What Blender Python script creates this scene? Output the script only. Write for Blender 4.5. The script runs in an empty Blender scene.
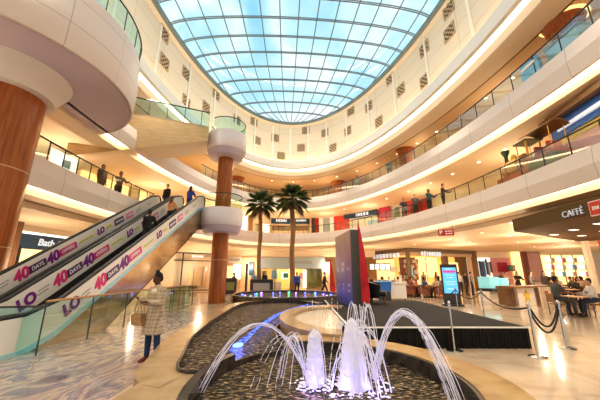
import bpy, bmesh, math, random
from mathutils import Vector, Matrix
random.seed(7)
C = bpy.context.scene.collection
PI = math.pi
V = Vector
def R(d): return math.radians(d)
# ------------------------------------------------------------------ camera model (17 mm lens, tilted up)
EYE = 1.65; FP = 285.0; TILT = math.atan(73/285.0)
ST, CT = math.sin(TILT), math.cos(TILT)
def ray(px, py):
    u = (px-300)/FP; v = (200-py)/FP
    return V((u, CT - v*ST, ST + v*CT))
def at_z(px, py, z):
    d = ray(px, py); t = (z-EYE)/d.z
    return V((d.x*t, d.y*t, z))
def at_y(px, py, Y):
    d = ray(px, py); t = Y/d.y
    return V((d.x*t, Y, EYE+d.z*t))
# ------------------------------------------------------------------ materials
def M(name, col=(.8,.8,.8), rough=.5, metal=0, emit=None, es=0, spec=None):
    m = bpy.data.materials.new(name); m.use_nodes = True
    b = m.node_tree.nodes['Principled BSDF']
    b.inputs['Base Color'].default_value = (*col, 1); b.inputs['Roughness'].default_value = rough
    b.inputs['Metallic'].default_value = metal
    if spec is not None: b.inputs['Specular IOR Level'].default_value = spec
    if emit: b.inputs['Emission Color'].default_value = (*emit, 1); b.inputs['Emission Strength'].default_value = es
    return m
def nt(m): return m.node_tree.nodes, m.node_tree.links, m.node_tree.nodes['Principled BSDF']
def ramp(N, L, fac, stops):
    r = N.new('ShaderNodeValToRGB'); L.new(fac, r.inputs[0])
    e = r.color_ramp.elements
    while len(e) < len(stops): e.new(.5)
    for i, (p, c) in enumerate(stops): e[i].position = p; e[i].color = (*c, 1)
    return r
def noise_mat(name, stops, scale=5, rough=.5, detail=4, bump=0, coord='Object', stretch=(1,1,1), metal=0, distortion=0, es=0):
    m = M(name, rough=rough, metal=metal); N, L, b = nt(m)
    tc = N.new('ShaderNodeTexCoord'); mp = N.new('ShaderNodeMapping'); mp.inputs['Scale'].default_value = stretch
    n = N.new('ShaderNodeTexNoise'); n.inputs['Scale'].default_value = scale; n.inputs['Detail'].default_value = detail; n.inputs['Distortion'].default_value = distortion
    L.new(tc.outputs[coord], mp.inputs[0]); L.new(mp.outputs[0], n.inputs['Vector'])
    r = ramp(N, L, n.outputs['Fac'], stops); L.new(r.outputs[0], b.inputs['Base Color'])
    if es: L.new(r.outputs[0], b.inputs['Emission Color']); b.inputs['Emission Strength'].default_value = es
    if bump:
        bp = N.new('ShaderNodeBump'); bp.inputs['Strength'].default_value = bump; L.new(n.outputs['Fac'], bp.inputs['Height']); L.new(bp.outputs[0], b.inputs['Normal'])
    return m
def brick_mat(name, c1, c2, mortar, w, h, ms=.01, rough=.5, offset=0.0, coord='UV', noise=0, c_noise=None):
    m = M(name, rough=rough); N, L, b = nt(m)
    tc = N.new('ShaderNodeTexCoord'); t = N.new('ShaderNodeTexBrick')
    t.inputs['Color1'].default_value = (*c1,1); t.inputs['Color2'].default_value = (*c2,1); t.inputs['Mortar'].default_value = (*mortar,1)
    t.inputs['Scale'].default_value = 1; t.inputs['Brick Width'].default_value = w; t.inputs['Row Height'].default_value = h
    t.inputs['Mortar Size'].default_value = ms; t.offset = offset
    L.new(tc.outputs[coord], t.inputs['Vector']); out = t.outputs['Color']
    if noise:
        n = N.new('ShaderNodeTexNoise'); n.inputs['Scale'].default_value = noise; n.inputs['Detail'].default_value = 6; n.inputs['Distortion'].default_value = 1.2
        L.new(tc.outputs['Object'], n.inputs['Vector'])
        r = ramp(N, L, n.outputs['Fac'], [(.3,(1,1,1)),(.7,c_noise)])
        mx = N.new('ShaderNodeMixRGB'); mx.blend_type = 'MULTIPLY'; mx.inputs[0].default_value = 1
        L.new(out, mx.inputs[1]); L.new(r.outputs[0], mx.inputs[2]); out = mx.outputs[0]
    L.new(out, b.inputs['Base Color']); return m
def glow(name, col, s):
    m = bpy.data.materials.new(name); m.use_nodes = True; N = m.node_tree.nodes; N.clear()
    e = N.new('ShaderNodeEmission'); e.inputs[0].default_value = (*col,1); e.inputs[1].default_value = s
    o = N.new('ShaderNodeOutputMaterial'); m.node_tree.links.new(e.outputs[0], o.inputs[0]); return m
def clear_mat(name, tint, gloss=.12, rough=.02, gcol=(1,1,1)):
    m = bpy.data.materials.new(name); m.use_nodes = True; N = m.node_tree.nodes; L = m.node_tree.links; N.clear()
    t = N.new('ShaderNodeBsdfTransparent'); t.inputs[0].default_value = (*tint,1)
    g = N.new('ShaderNodeBsdfGlossy'); g.inputs['Color'].default_value = (*gcol,1); g.inputs['Roughness'].default_value = rough
    fr = N.new('ShaderNodeFresnel'); fr.inputs[0].default_value = 1.45
    mu = N.new('ShaderNodeMath'); mu.operation = 'MULTIPLY_ADD'; mu.inputs[1].default_value = gloss*.7; mu.inputs[2].default_value = gloss*.12
    mx = N.new('ShaderNodeMixShader'); o = N.new('ShaderNodeOutputMaterial')
    L.new(fr.outputs[0], mu.inputs[0]); L.new(mu.outputs[0], mx.inputs[0]); L.new(t.outputs[0], mx.inputs[1]); L.new(g.outputs[0], mx.inputs[2]); L.new(mx.outputs[0], o.inputs[0])
    return m
K = {}
K['cream'] = M('cream_plaster', (.85,.71,.54), .6)
K['ceil'] = M('ceiling_paint', (.82,.66,.46), .6)
K['ceil_top'] = M('ceiling_warm_light_tint', (.78,.57,.35), .6)  # orange of the warm light put into the ceiling colour
K['white'] = M('white_paint', (.85,.81,.77), .5)
K['cornice'] = M('cornice_paint', (.78,.76,.72), .55)
K['fascia'] = brick_mat('fascia_panels', (.82,.72,.66), (.80,.70,.64), (.52,.43,.38), 2.6, 4, .012, .4)
K['disc'] = brick_mat('balcony_panels', (.82,.72,.67), (.81,.71,.66), (.52,.43,.38), 2.1, .95, .012, .42)
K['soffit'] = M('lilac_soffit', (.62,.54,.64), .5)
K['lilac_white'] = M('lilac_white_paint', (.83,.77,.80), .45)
K['rib'] = M('rib_paint', (.86,.82,.74), .5)
K['drum'] = brick_mat('drum_panels', (.80,.70,.56), (.77,.67,.53), (.60,.50,.38), 3.0, 1.15, .02, .6, offset=.0)
K['cove'] = glow('cove_light', (1,.80,.50), 5.0)
K['cove_soft'] = glow('cove_light_soft', (1,.66,.30), 9.0)
K['ring_glow'] = glow('ring_light', (1,.60,.22), 1.6)
K['line'] = M('brown_shadow_gap', (.22,.12,.06), .6)
K['tan'] = M('tan_wall', (.66,.46,.27), .6)
K['wood'] = noise_mat('wood_veneer', [(.25,(.21,.052,.011)),(.5,(.37,.105,.022)),(.8,(.47,.16,.04))], 3.0, .3, 5, stretch=(5,5,.35))
K['dkwood'] = noise_mat('dark_wood', [(.3,(.10,.045,.02)),(.7,(.20,.10,.05))], 4, .4, 4, stretch=(6,6,.5))
K['glass'] = clear_mat('green_tinted_glass', (.80,.93,.87), .25)
K['glass_teal'] = clear_mat('teal_glass', (.62,.86,.83), .5, .03, (.75,.95,.95))
K['shopglass'] = clear_mat('shop_glass', (.95,.95,.93), .2)
K['steel'] = M('polished_steel', (.62,.62,.62), .22, 1)
K['dark'] = M('dark_metal', (.045,.04,.04), .4)
K['frame'] = M('skylight_steel', (.17,.24,.29), .5)
K['black'] = M('black_rubber', (.02,.02,.02), .5)
K['dkfabric'] = M('black_fabric', (.025,.024,.026), .9)
K['rail_wood'] = M('wood_handrail', (.45,.23,.09), .35)
def Mc(name, col, rough=.6, **k):
    if name not in K: K[name] = M(name, col, rough, **k)
    return K[name]
# floor: beige marble tiles
def floor_mat():
    m = M('polished_marble', rough=.10); N, L, b = nt(m)
    tc = N.new('ShaderNodeTexCoord')
    t = N.new('ShaderNodeTexBrick'); t.offset = .5
    for k, c in (('Color1',(.70,.57,.44)),('Color2',(.63,.50,.37)),('Mortar',(.47,.36,.26))): t.inputs[k].default_value = (*c,1)
    t.inputs['Scale'].default_value = 1; t.inputs['Brick Width'].default_value = 1.5; t.inputs['Row Height'].default_value = 1.5; t.inputs['Mortar Size'].default_value = .01
    n = N.new('ShaderNodeTexNoise'); n.inputs['Scale'].default_value = .7; n.inputs['Detail'].default_value = 7; n.inputs['Distortion'].default_value = 1.8
    r = ramp(N, L, n.outputs['Fac'], [(.3,(.80,.74,.68)),(.5,(1,1,1)),(.72,(1.0,.90,.78))])
    mx = N.new('ShaderNodeMixRGB'); mx.blend_type = 'MULTIPLY'; mx.inputs[0].default_value = 1
    L.new(tc.outputs['Object'], t.inputs['Vector']); L.new(tc.outputs['Object'], n.inputs['Vector'])
    L.new(t.outputs['Color'], mx.inputs[1]); L.new(r.outputs[0], mx.inputs[2]); L.new(mx.outputs[0], b.inputs['Base Color'])
    b.inputs['Specular IOR Level'].default_value = .6
    return m
K['floor'] = floor_mat()
K['swirl'] = noise_mat('violet_swirl_marble', [(.25,(.10,.085,.11)),(.42,(.32,.27,.28)),(.50,(.52,.42,.34)),(.57,(.22,.19,.24)),(.75,(.48,.42,.42))], 1.7, .12, 9, stretch=(1,.45,1), distortion=2.6)
K['stone'] = noise_mat('honey_stone', [(.3,(.40,.27,.15)),(.7,(.54,.39,.23))], 3, .16, 6)
K['goldstone'] = noise_mat('gold_stone', [(.3,(.30,.17,.06)),(.7,(.46,.29,.12))], 3, .14, 6)
K['palestone'] = noise_mat('pale_stone', [(.3,(.60,.49,.36)),(.7,(.72,.61,.46))], 3, .25, 6)
K['dkstone'] = noise_mat('dark_wet_stone', [(.3,(.03,.027,.025)),(.7,(.09,.075,.06))], 9, .15, 4)
def water_mat():
    m = M('rippled_water', rough=.06); N, L, b = nt(m)
    tc = N.new('ShaderNodeTexCoord')
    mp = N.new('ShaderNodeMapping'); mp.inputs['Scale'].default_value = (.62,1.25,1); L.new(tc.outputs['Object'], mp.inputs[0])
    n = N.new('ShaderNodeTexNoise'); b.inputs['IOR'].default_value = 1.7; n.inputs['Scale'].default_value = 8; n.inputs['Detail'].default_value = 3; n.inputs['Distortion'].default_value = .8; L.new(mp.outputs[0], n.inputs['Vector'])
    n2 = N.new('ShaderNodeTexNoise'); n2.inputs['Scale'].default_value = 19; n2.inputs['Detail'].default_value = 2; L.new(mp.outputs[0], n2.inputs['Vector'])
    r = ramp(N, L, n2.outputs['Fac'], [(.36,(.010,.008,.007)),(.50,(.07,.047,.022)),(.60,(.30,.20,.09)),(.72,(.62,.47,.28))]); L.new(r.outputs[0], b.inputs['Base Color'])  # gold glints of reflected light painted into the water colour
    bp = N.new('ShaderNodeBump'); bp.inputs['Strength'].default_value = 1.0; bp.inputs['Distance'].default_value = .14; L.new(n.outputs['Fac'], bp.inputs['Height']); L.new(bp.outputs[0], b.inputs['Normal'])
    return m
K['water'] = water_mat()
# ------------------------------------------------------------------ mesh builder
class MB:
    def __init__(s): s.bm = bmesh.new(); s.uv = s.bm.loops.layers.uv.new('UVMap')
    def face(s, pts):
        try: return s.bm.faces.new([s.bm.verts.new(p) for p in pts])
        except ValueError: return None
    def box(s, c, d, rz=0, Mx=None, bev=0):
        m = Mx if Mx is not None else Matrix.Translation(c) @ Matrix.Rotation(rz, 4, 'Z')
        if Mx is not None: m = Mx @ Matrix.Translation(c) @ Matrix.Rotation(rz, 4, 'Z')
        r = bmesh.ops.create_cube(s.bm, size=1, matrix=m @ Matrix.Diagonal((*d,1)))
        if bev:
            es = list({e for v in r['verts'] for e in v.link_edges})
            bmesh.ops.bevel(s.bm, geom=es, offset=bev, segments=2, affect='EDGES', profile=.5)
        return s
    def tube(s, pts, r, n=8, cap=True, closed=False):
        pts = [V(p) for p in pts]; k = len(pts)
        rs = r if isinstance(r, (list, tuple)) else [r]*k
        rings = []; up = None
        for i, p in enumerate(pts):
            a = pts[i-1] if (i > 0 or closed) else p; b_ = pts[(i+1) % k] if (i < k-1 or closed) else p
            d = (b_-a)
            d = d.normalized() if d.length > 1e-9 else V((0,0,1))
            if up is None:
                up = V((0,0,1)) if abs(d.z) < .9 else V((1,0,0))
            x = up.cross(d)
            if x.length < 1e-6: x = V((0,1,0)).cross(d)
            x.normalize(); y = d.cross(x); up = y
            rings.append([s.bm.verts.new(p + x*math.cos(2*PI*j/n)*rs[i] + y*math.sin(2*PI*j/n)*rs[i]) for j in range(n)])
        for i in range(k if closed else k-1):
            A, B = rings[i], rings[(i+1) % k]
            for j in range(n): s.bm.faces.new((A[j], A[(j+1)%n], B[(j+1)%n], B[j]))
        if cap and not closed:
            s.bm.faces.new(rings[0][::-1]); s.bm.faces.new(rings[-1])
        return s
    def cyl(s, p0, p1, r0, r1=None, n=16): return s.tube([p0, p1], [r0, r0 if r1 is None else r1], n)
    def lathe(s, prof, c=(0,0,0), n=32, a0=0, a1=2*PI):
        c = V(c); full = abs(a1-a0-2*PI) < 1e-6; m = n if full else n+1
        cols = []; ln = [0]
        for i in range(1, len(prof)): ln.append(ln[-1]+math.hypot(prof[i][0]-prof[i-1][0], prof[i][1]-prof[i-1][1]))
        for j in range(m):
            a = a0+(a1-a0)*j/n
            cols.append([s.bm.verts.new(c+V((r*math.cos(a), r*math.sin(a), z))) for r, z in prof])
        rm = max(p[0] for p in prof)
        for j in range(n):
            A, B = cols[j], cols[(j+1)%m]
            for i in range(len(prof)-1):
                try: f = s.bm.faces.new((A[i], B[i], B[i+1], A[i+1]))
                except ValueError: continue
                us = [(j,i),(j+1,i),(j+1,i+1),(j,i+1)]
                for l, (q, w) in zip(f.loops, us): l[s.uv].uv = ((a0+(a1-a0)*q/n)*rm, ln[w])
        return s
    def ell(s, c, r, sub=2, Mx=None):
        m = Matrix.Translation(c) @ (Mx if Mx is not None else Matrix.Identity(4)) @ Matrix.Diagonal((*(r if hasattr(r,'__len__') else (r,r,r)),1))
        bmesh.ops.create_icosphere(s.bm, subdivisions=sub, radius=1, matrix=m); return s
    def prism(s, poly, z0, z1):
        a = [s.bm.verts.new((p[0],p[1],z0)) for p in poly]; b_ = [s.bm.verts.new((p[0],p[1],z1)) for p in poly]; k = len(poly)
        s.bm.faces.new(a[::-1]); s.bm.faces.new(b_)
        for i in range(k): s.bm.faces.new((a[i], a[(i+1)%k], b_[(i+1)%k], b_[i]))
        return s
    def slab(s, poly3, ext):
        """extrude a planar polygon of 3-D points by vector ext"""
        ext = V(ext); a = [s.bm.verts.new(V(p)) for p in poly3]; b_ = [s.bm.verts.new(V(p)+ext) for p in poly3]; k = len(a)
        s.bm.faces.new(a[::-1]); s.bm.faces.new(b_)
        for i in range(k): s.bm.faces.new((a[i], a[(i+1)%k], b_[(i+1)%k], b_[i]))
        return s
    def xf(s, m): bmesh.ops.transform(s.bm, matrix=m, verts=s.bm.verts); return s
    def add(s, me, m=None):
        k = len(s.bm.verts); s.bm.from_mesh(me); s.bm.verts.ensure_lookup_table()
        if m is not None: bmesh.ops.transform(s.bm, matrix=m, verts=s.bm.verts[k:])
        return s
    def mesh(s, name, recalc=True):
        if recalc: bmesh.ops.recalc_face_normals(s.bm, faces=s.bm.faces)
        me = bpy.data.meshes.new(name); s.bm.to_mesh(me); s.bm.free(); return me
    def build(s, name, mat, parent=None, smooth=False, world=True, recalc=True):
        me = s.mesh(name, recalc); me.materials.append(mat)
        if smooth:
            me.polygons.foreach_set('use_smooth', [True]*len(me.polygons))
            try: me.set_sharp_from_angle(angle=R(42))
            except Exception: pass
        o = bpy.data.objects.new(name, me); C.objects.link(o)
        if parent is not None:
            o.parent = parent
            if world:
                q = parent; off = V((0,0,0))
                while q is not None: off += q.location; q = q.parent
                me.transform(Matrix.Translation(-off))
        return o
def tag(o, label=None, cat=None, group=None, kind=None):
    if label: o['label'] = label
    if cat: o['category'] = cat
    if group: o['group'] = group
    if kind: o['kind'] = kind
    return o
def empty(name, loc, label, cat, group=None, rz=0, kind='thing'):
    o = bpy.data.objects.new(name, None); C.objects.link(o); o.location = loc; o.rotation_euler = (0,0,rz); o.empty_display_size = .1
    return tag(o, label, cat, group, kind)
def copy_tree(o, parent=None, loc=None, rz=None, label=None):
    c = o.copy(); C.objects.link(c)
    if parent is not None: c.parent = parent
    if loc is not None: c.location = loc
    if rz is not None: c.rotation_euler = (0,0,rz)
    if label: c['label'] = label
    for ch in list(o.children): copy_tree(ch, c)
    return c
def frame(o, x, y):
    x = V(x).normalized(); y = V(y); y = (y - x*y.dot(x)).normalized(); z = x.cross(y)
    m = Matrix.Identity(4)
    for i in range(3): m[i][0], m[i][1], m[i][2], m[i][3] = x[i], y[i], z[i], o[i]
    return m
def text_bm(mb, txt, h, m, ext=.01, italic=0, bold=0):
    cu = bpy.data.curves.new('lettering', 'FONT'); cu.body = txt; cu.size = h*1.38; cu.extrude = ext; cu.align_x = 'CENTER'; cu.align_y = 'CENTER'
    cu.shear = italic; cu.offset = bold; cu.resolution_u = 3
    o = bpy.data.objects.new('lettering', cu); C.objects.link(o)
    dg = bpy.context.evaluated_depsgraph_get(); me = bpy.data.meshes.new_from_object(o.evaluated_get(dg))
    mb.add(me, m); bpy.data.objects.remove(o); bpy.data.curves.remove(cu); bpy.data.meshes.remove(me); return mb
def bars(mb, m, w, h, n=8, seed=1, d=.01):
    """a line of small raised strokes standing for lettering too small to read"""
    rr = random.Random(seed); x = -w/2; 
    for i in range(n):
        cw = w/n
        mb.box((x+cw*.5, 0, 0), (cw*rr.uniform(.5,.78), h*rr.uniform(.8,1), d), Mx=m); x += cw
    return mb
# ------------------------------------------------------------------ atrium plan: one long oval, its axis turned a little to the left
EA, EB = 9.1, 19.0
UY = V((-.06,1,0)).normalized(); UX = V((UY.y,-UY.x,0)); EC = V((.09,10,0))
def E(t, off=0, z=0):
    p = EC + UX*((EA+off)*math.cos(t)) + UY*((EB+off)*math.sin(t)); p.z = z; return p
def t_dir(px, py, off):
    """angle on the oval (offset off) met by the sight line in plan"""
    d = ray(px, py); k = math.atan2(d.x, d.y); lo, hi = (R(90), R(-60)) if d.x > -.05*d.y else (R(90), R(240))
    best = min((abs(math.atan2(E(lo+(hi-lo)*i/900, off).x, E(lo+(hi-lo)*i/900, off).y)-k), lo+(hi-lo)*i/900) for i in range(901))
    return best[1]
def efr(t, off, z):
    """frame on the oval wall: x to the right as seen from inside, y up, z towards the middle"""
    d = (E(t-.001, off)-E(t+.001, off)).normalized()
    return frame(E(t, off, z), d, (0,0,1))
def sweep(mb, prof, n=160, t0=0, t1=2*PI):
    full = abs(t1-t0-2*PI) < 1e-6; m = n if full else n+1
    cols = []; us = [0]
    ln = [0]
    for i in range(1, len(prof)): ln.append(ln[-1]+math.hypot(prof[i][0]-prof[i-1][0], prof[i][1]-prof[i-1][1]))
    for j in range(n+1):
        t = t0+(t1-t0)*j/n
        if j: us.append(us[-1]+(E(t)-E(t0+(t1-t0)*(j-1)/n)).length)
        if j < m: cols.append([mb.bm.verts.new(E(t, o, z)) for o, z in prof])
    for j in range(n):
        A, B = cols[j], cols[(j+1)%m]
        for i in range(len(prof)-1):
            f = mb.bm.faces.new((A[i], B[i], B[i+1], A[i+1]))
            for l, (q, w) in zip(f.loops, [(j,i),(j+1,i),(j+1,i+1),(j,i+1)]): l[mb.uv].uv = (us[q], ln[w])
    return mb
def struct(name, mb, mat, smooth=False, recalc=True):
    return tag(mb.build(name, mat, None, smooth, recalc=recalc), kind='structure')
# ================================================================== SHELL
struct('floor', MB().box((6,12,-.1), (90,84,.2)), K['floor'])
sw = MB().prism([(-12.5,-4),(-3.3,-4),(-2.55,2.5),(-2.60,5.2),(-3.0,7.2),(-3.3,9.8),(-3.4,13),(-5.5,13.5),(-5.5,20),(-12.5,20)], 0, .006)
struct('floor_inlay', sw, K['swirl'])
# --- level 1
Z1B, Z1T, Z1F = 4.5, 5.55, 5.1
struct('trim_1', sweep(MB(), [(.12,Z1F),(.12,Z1T),(0,Z1T),(-.05,5.0),(0,Z1B),(.12,Z1B),(.12,4.7)], 130, R(-62), R(182.5)), K['fascia'])
struct('trim_2', sweep(MB(), [(.12,4.62),(.52,4.60)], 130, R(-62), R(182.5)), K['cove'])
struct('trim_3', sweep(MB(), [(.52,4.66),(.55,4.32),(1.25,4.30)], 130, R(-62), R(182.5)), K['cream'])
struct('trim_4', sweep(MB(), [(1.25,4.30),(1.33,4.30)], 130, R(-62), R(182.5)), K['line'])
struct('trim_5', sweep(MB(), [(1.33,4.30),(1.36,4.05),(1.62,4.05)], 130, R(-62), R(182.5)), K['cream'])
struct('ceiling_1', sweep(MB(), [(1.62,4.05),(34,4.05)], 130, R(-62), R(182.5)), K['ceil'])
struct('floor_2', sweep(MB(), [(.12,Z1F),(14,Z1F)], 130, R(-62), R(182.5)), K['ceil'])
# --- level 2
Z2B, Z2T, Z2F = 8.1, 9.25, 8.9
struct('trim_6', sweep(MB(), [(.12,Z2F),(.12,Z2T),(0,Z2T),(-.05,8.7),(0,Z2B),(.12,Z2B),(.12,8.3)], 130, R(-62), R(182.5)), K['fascia'])
struct('trim_7', sweep(MB(), [(.12,8.22),(.52,8.20)], 130, R(-62), R(182.5)), K['cove'])
struct('trim_8', sweep(MB(), [(.52,8.26),(.55,7.98),(1.2,7.98)], 130, R(-62), R(182.5)), K['cream'])
struct('ceiling_2', sweep(MB(), [(1.2,7.98),(14,7.98)], 130, R(-62), R(182.5)), K['ceil'])
struct('floor_3', sweep(MB(), [(.12,Z2F),(14,Z2F)], 130, R(-62), R(182.5)), K['ceil'])
# --- top gallery
struct('trim_9', sweep(MB(), [(.5,12.3),(.05,12.3),(0,12.25),(0,11.75),(1.15,11.72)]), K['cream'])
struct('trim_10', sweep(MB(), [(1.15,11.72),(1.25,11.72)]), K['line'])
struct('ceiling_3', sweep(MB(), [(1.25,11.72),(1.25,11.9),(12,11.9)]), K['ceil_top'])
struct('trim_11', sweep(MB(), [(.5,12.44),(-.15,12.42)]), K['cove'])
struct('trim_12', sweep(MB(), [(-.15,12.42),(-.32,12.5),(-.34,13.2),(-.26,13.3),(.0,13.3)]), K['cornice'])
struct('trim_13', sweep(MB(), [(.0,13.3),(.3,13.3)]), K['cove_soft'])
# --- drum wall with shallow ribs and the skylight
struct('wall_drum', sweep(MB(), [(.3,13.3),(.3,17.6),(.1,17.9),(.1,18.0)]), K['drum'])
rb = MB()
for i in range(30):
    t = 2*PI*(i+.5)/30
    if -.35 < math.sin(t): 
        m = efr(t, .27, 15.4); rb.box((0,0,0), (.16,4.3,.10), Mx=m)
struct('trim_14', rb, K['rib'])
struct('trim_15', sweep(MB(), [(.12,17.86),(-.12,17.9),(-.12,18.08),(.12,18.1)]), K['frame'])
def M_sky():
    m = bpy.data.materials.new('skylight_glass'); m.use_nodes = True; N = m.node_tree.nodes; L = m.node_tree.links; N.clear()
    t = N.new('ShaderNodeBsdfTransparent'); t.inputs[0].default_value = (.95,.98,1,1)
    g = N.new('ShaderNodeBsdfGlossy'); g.inputs['Roughness'].default_value = .05
    mx = N.new('ShaderNodeMixShader'); mx.inputs[0].default_value = .05; o = N.new('ShaderNodeOutputMaterial')
    L.new(t.outputs[0], mx.inputs[1]); L.new(g.outputs[0], mx.inputs[2]); L.new(mx.outputs[0], o.inputs[0]); return m
# skylight: glazed shallow vault on the oval rim
RISE = 1.25
def dome(p, q):
    r2 = (p/EA)**2+(q/EB)**2
    return 18.0 + RISE*math.sqrt(max(0, 1-r2))
def dpt(p, q, dz=0): 
    v = EC+UX*p+UY*q; v.z = dome(p,q)+dz; return v
sky = empty('window_1', (EC.x,EC.y,18), 'big oval glazed skylight of square panes in dark steel bars over the atrium', None, kind='structure')
g = MB(); nr, na = 14, 96
prev = None
for i in range(nr+1):
    r = math.sin(PI/2*i/nr)
    ringv = [g.bm.verts.new(dpt(EA*r*math.cos(2*PI*j/na), EB*r*math.sin(2*PI*j/na))) for j in range(na)] if i else None
    if i == 1:
        c0 = g.bm.verts.new(dpt(0,0))
        for j in range(na): g.bm.faces.new((c0, ringv[j], ringv[(j+1)%na]))
    elif i > 1:
        for j in range(na): g.bm.faces.new((prev[j], ringv[j], ringv[(j+1)%na], prev[(j+1)%na]))
    prev = ringv
g.build('glass', M_sky(), sky)
S = 1.58
long_b = MB(); cross_b = MB()
SP_ = 1.36
for k in range(-6, 7):
    p0 = k*SP_+.2
    if abs(p0) >= EA-.1: continue
    sm = math.sqrt(1-(abs(p0)/EA)**6.67)*.999; n = 48
    pts = []
    for i in range(n+1):
        s_ = sm*math.sin(PI/2*(2*i/n-1)); pts.append(dpt(p0*(1-s_*s_)**.35, EB*s_, -.04))
    long_b.tube(pts, .042, 5)
for k in range(-12, 13):
    q = k*S
    if abs(q) >= EB-.1: continue
    pm = EA*math.sqrt(1-(q/EB)**2); n = 28
    for dq in (-.06, .06):
        cross_b.tube([dpt(pm*math.sin(PI/2*(2*i/n-1))*.999, q+dq, -.10) for i in range(n+1)], .042, 5)
long_b.build('long_glazing_bars', K['frame'], sky); cross_b.build('cross_glazing_bars', K['frame'], sky)
# --- back walls of the galleries
struct('wall_gallery_upper', sweep(MB(), [(7,Z2F),(7,11.9)]), K['tan'])
struct('wall_gallery_lower', sweep(MB(), [(5.2,Z1F),(5.2,7.98)]), K['cream'])
struct('wall_left', sweep(MB(), [(5.2,0),(5.2,4.05)], 60, R(118), R(215)), K['cream'])
# --- world
w = bpy.data.worlds.new('sky'); bpy.context.scene.world = w; w.use_nodes = True
N = w.node_tree.nodes; L = w.node_tree.links; bg = N['Background']
tc = N.new('ShaderNodeTexCoord'); nz = N.new('ShaderNodeTexNoise'); nz.inputs['Scale'].default_value = 3.2; nz.inputs['Detail'].default_value = 8; nz.inputs['Distortion'].default_value = .7
L.new(tc.outputs['Generated'], nz.inputs['Vector'])
rp = ramp(N, L, nz.outputs['Fac'], [(.38,(.30,.63,.83)),(.50,(.50,.78,.89)),(.64,(.90,.97,1))]); L.new(rp.outputs[0], bg.inputs[0]); bg.inputs[1].default_value = 1.05
# --- unseen fill lights added below the ceilings and in the drum
def unseen_light(kind, loc, e, col=(1,.80,.57), r=0.0, spot=None, aim=None):
    l = bpy.data.lights.new('unseen_light', kind); l.energy = e; l.color = col; l.shadow_soft_size = r
    if spot: l.spot_size = spot; l.spot_blend = .6
    o = bpy.data.objects.new('unseen_light', l); C.objects.link(o); o.location = loc
    if aim is not None: o.rotation_euler = (V(aim)-V(loc)).to_track_quat('-Z','Y').to_euler()
    return o
for i in range(18):
    t = 2*PI*(i+.5)/18
    if math.sin(t) < -.75: continue
    unseen_light('POINT', E(t, 3.2, 2.3), 125)
    unseen_light('POINT', E(t, 2.8, 6.7), 85)
    unseen_light('POINT', E(t, 3.0, 10.3), 62, (1,.78,.52))
    unseen_light('POINT', E(t, -3.2, 14.6), 90, (1,.86,.66))
for x, y in ((16,12),(14,18),(19,22),(14,25),(24,17),(25,27),(31,22),(20,8)): unseen_light('POINT', (x,y,2.6), 165)
for i in range(12):
    t = 2*PI*(i+.5)/12
    if math.sin(t) < -.8: continue
    p = E(t, -.5, 12.3); unseen_light('SPOT', p, 900, (1,.86,.70), 0, R(95), (EC.x*.6+p.x*.4, EC.y*.35+p.y*.65, 0))  # unseen spots added at the cornice to brighten the atrium floor and fascias
# ================================================================== COLUMNS, BALCONIES, BRIDGE, RAILS
def column(loc, r, h, label, cap='ring', group='wood clad columns'):
    t = empty('wooden_column', loc, label, 'column', group)
    b = MB()
    b.lathe([(0,0),(r,0),(r,h),(0,h)], loc, 40); b.build('shaft', K['wood'], t, True)
    if cap == 'ring':
        c = MB().lathe([(r*1.02,h-.5),(r*1.15,h-.42),(r*1.2,h-.15),(r*1.45,h),(r*1.0,h)], loc, 40); c.build('capital', K['wood'] , t, True)
        if loc[0] > 10: MB().lathe([(r*1.28,h-.10),(r*1.5,h-.02)], loc, 40).build('light_ring', K['ring_glow'], t)
    elif cap == 'big':
        c = MB().lathe([(r*1.0,h-.85),(r*1.0+.22,h-.80),(r*1.0+.30,h-.55),(r+.55,h-.2),(r+.62,h),(r,h)], loc, 48); c.build('capital', K['white'], t, True)
    for z in (2.35, 4.7):
        if z < h-.6: MB().lathe([(r+.004,z+.02),(r+.008,z+.02),(r+.008,z+.05),(r+.004,z+.05)], loc, 40).build('joint_line', K['tan'], t)
    return t
# big column on the left, carrying the deep round balcony
column((-9.66,8.24,0), 1.0, 8.12, 'thick wood-clad column at the left edge under the big round balcony', 'big')
PC = V((-4.78,17.2,0))
column(PC, .47, 9.3, 'slim tall wood-clad column beside the escalator top, through two round landings', None)
column((9.0,22.6,Z2F), .55, 2.95, 'wood column on top gallery beside the lone shopper at the rail')
column((4.4,31.5,Z2F), .55, 2.95, 'wood column on the far top gallery right of the palms')
column((-6.9,30,Z2F), .55, 2.95, 'wood column on the far top gallery left of the palms')
column((11.0,9.7,Z2F), .56, 2.95, 'wood column on the top gallery at upper right, under a glowing ring')
def glass_rail(pts, h, label, name='glass_railing', group=None, mat='glass', posts=None, railmat='dark', rr=.03, closed=False, cat='railing', pr_=.022):
    """pts: floor points of the rail line"""
    t = empty(name, pts[0], label, cat, group); up = V((0,0,1))
    g = MB()
    for a, b in zip(pts[:-1], pts[1:]): g.face([V(a)+up*.03, V(b)+up*.03, V(b)+up*h, V(a)+up*h])
    bmesh.ops.remove_doubles(g.bm, verts=g.bm.verts, dist=1e-4)
    g.build('glass_panel', K[mat], t, True)
    MB().tube([V(p)+up*h for p in pts], rr, 8).build('handrail', K[railmat], t, True)
    if posts:
        for p in posts: 
            MB().tube([V(p), V(p)+up*(h-.02)], pr_, 6).build('post', K['dark'], t)
    return t
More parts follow.
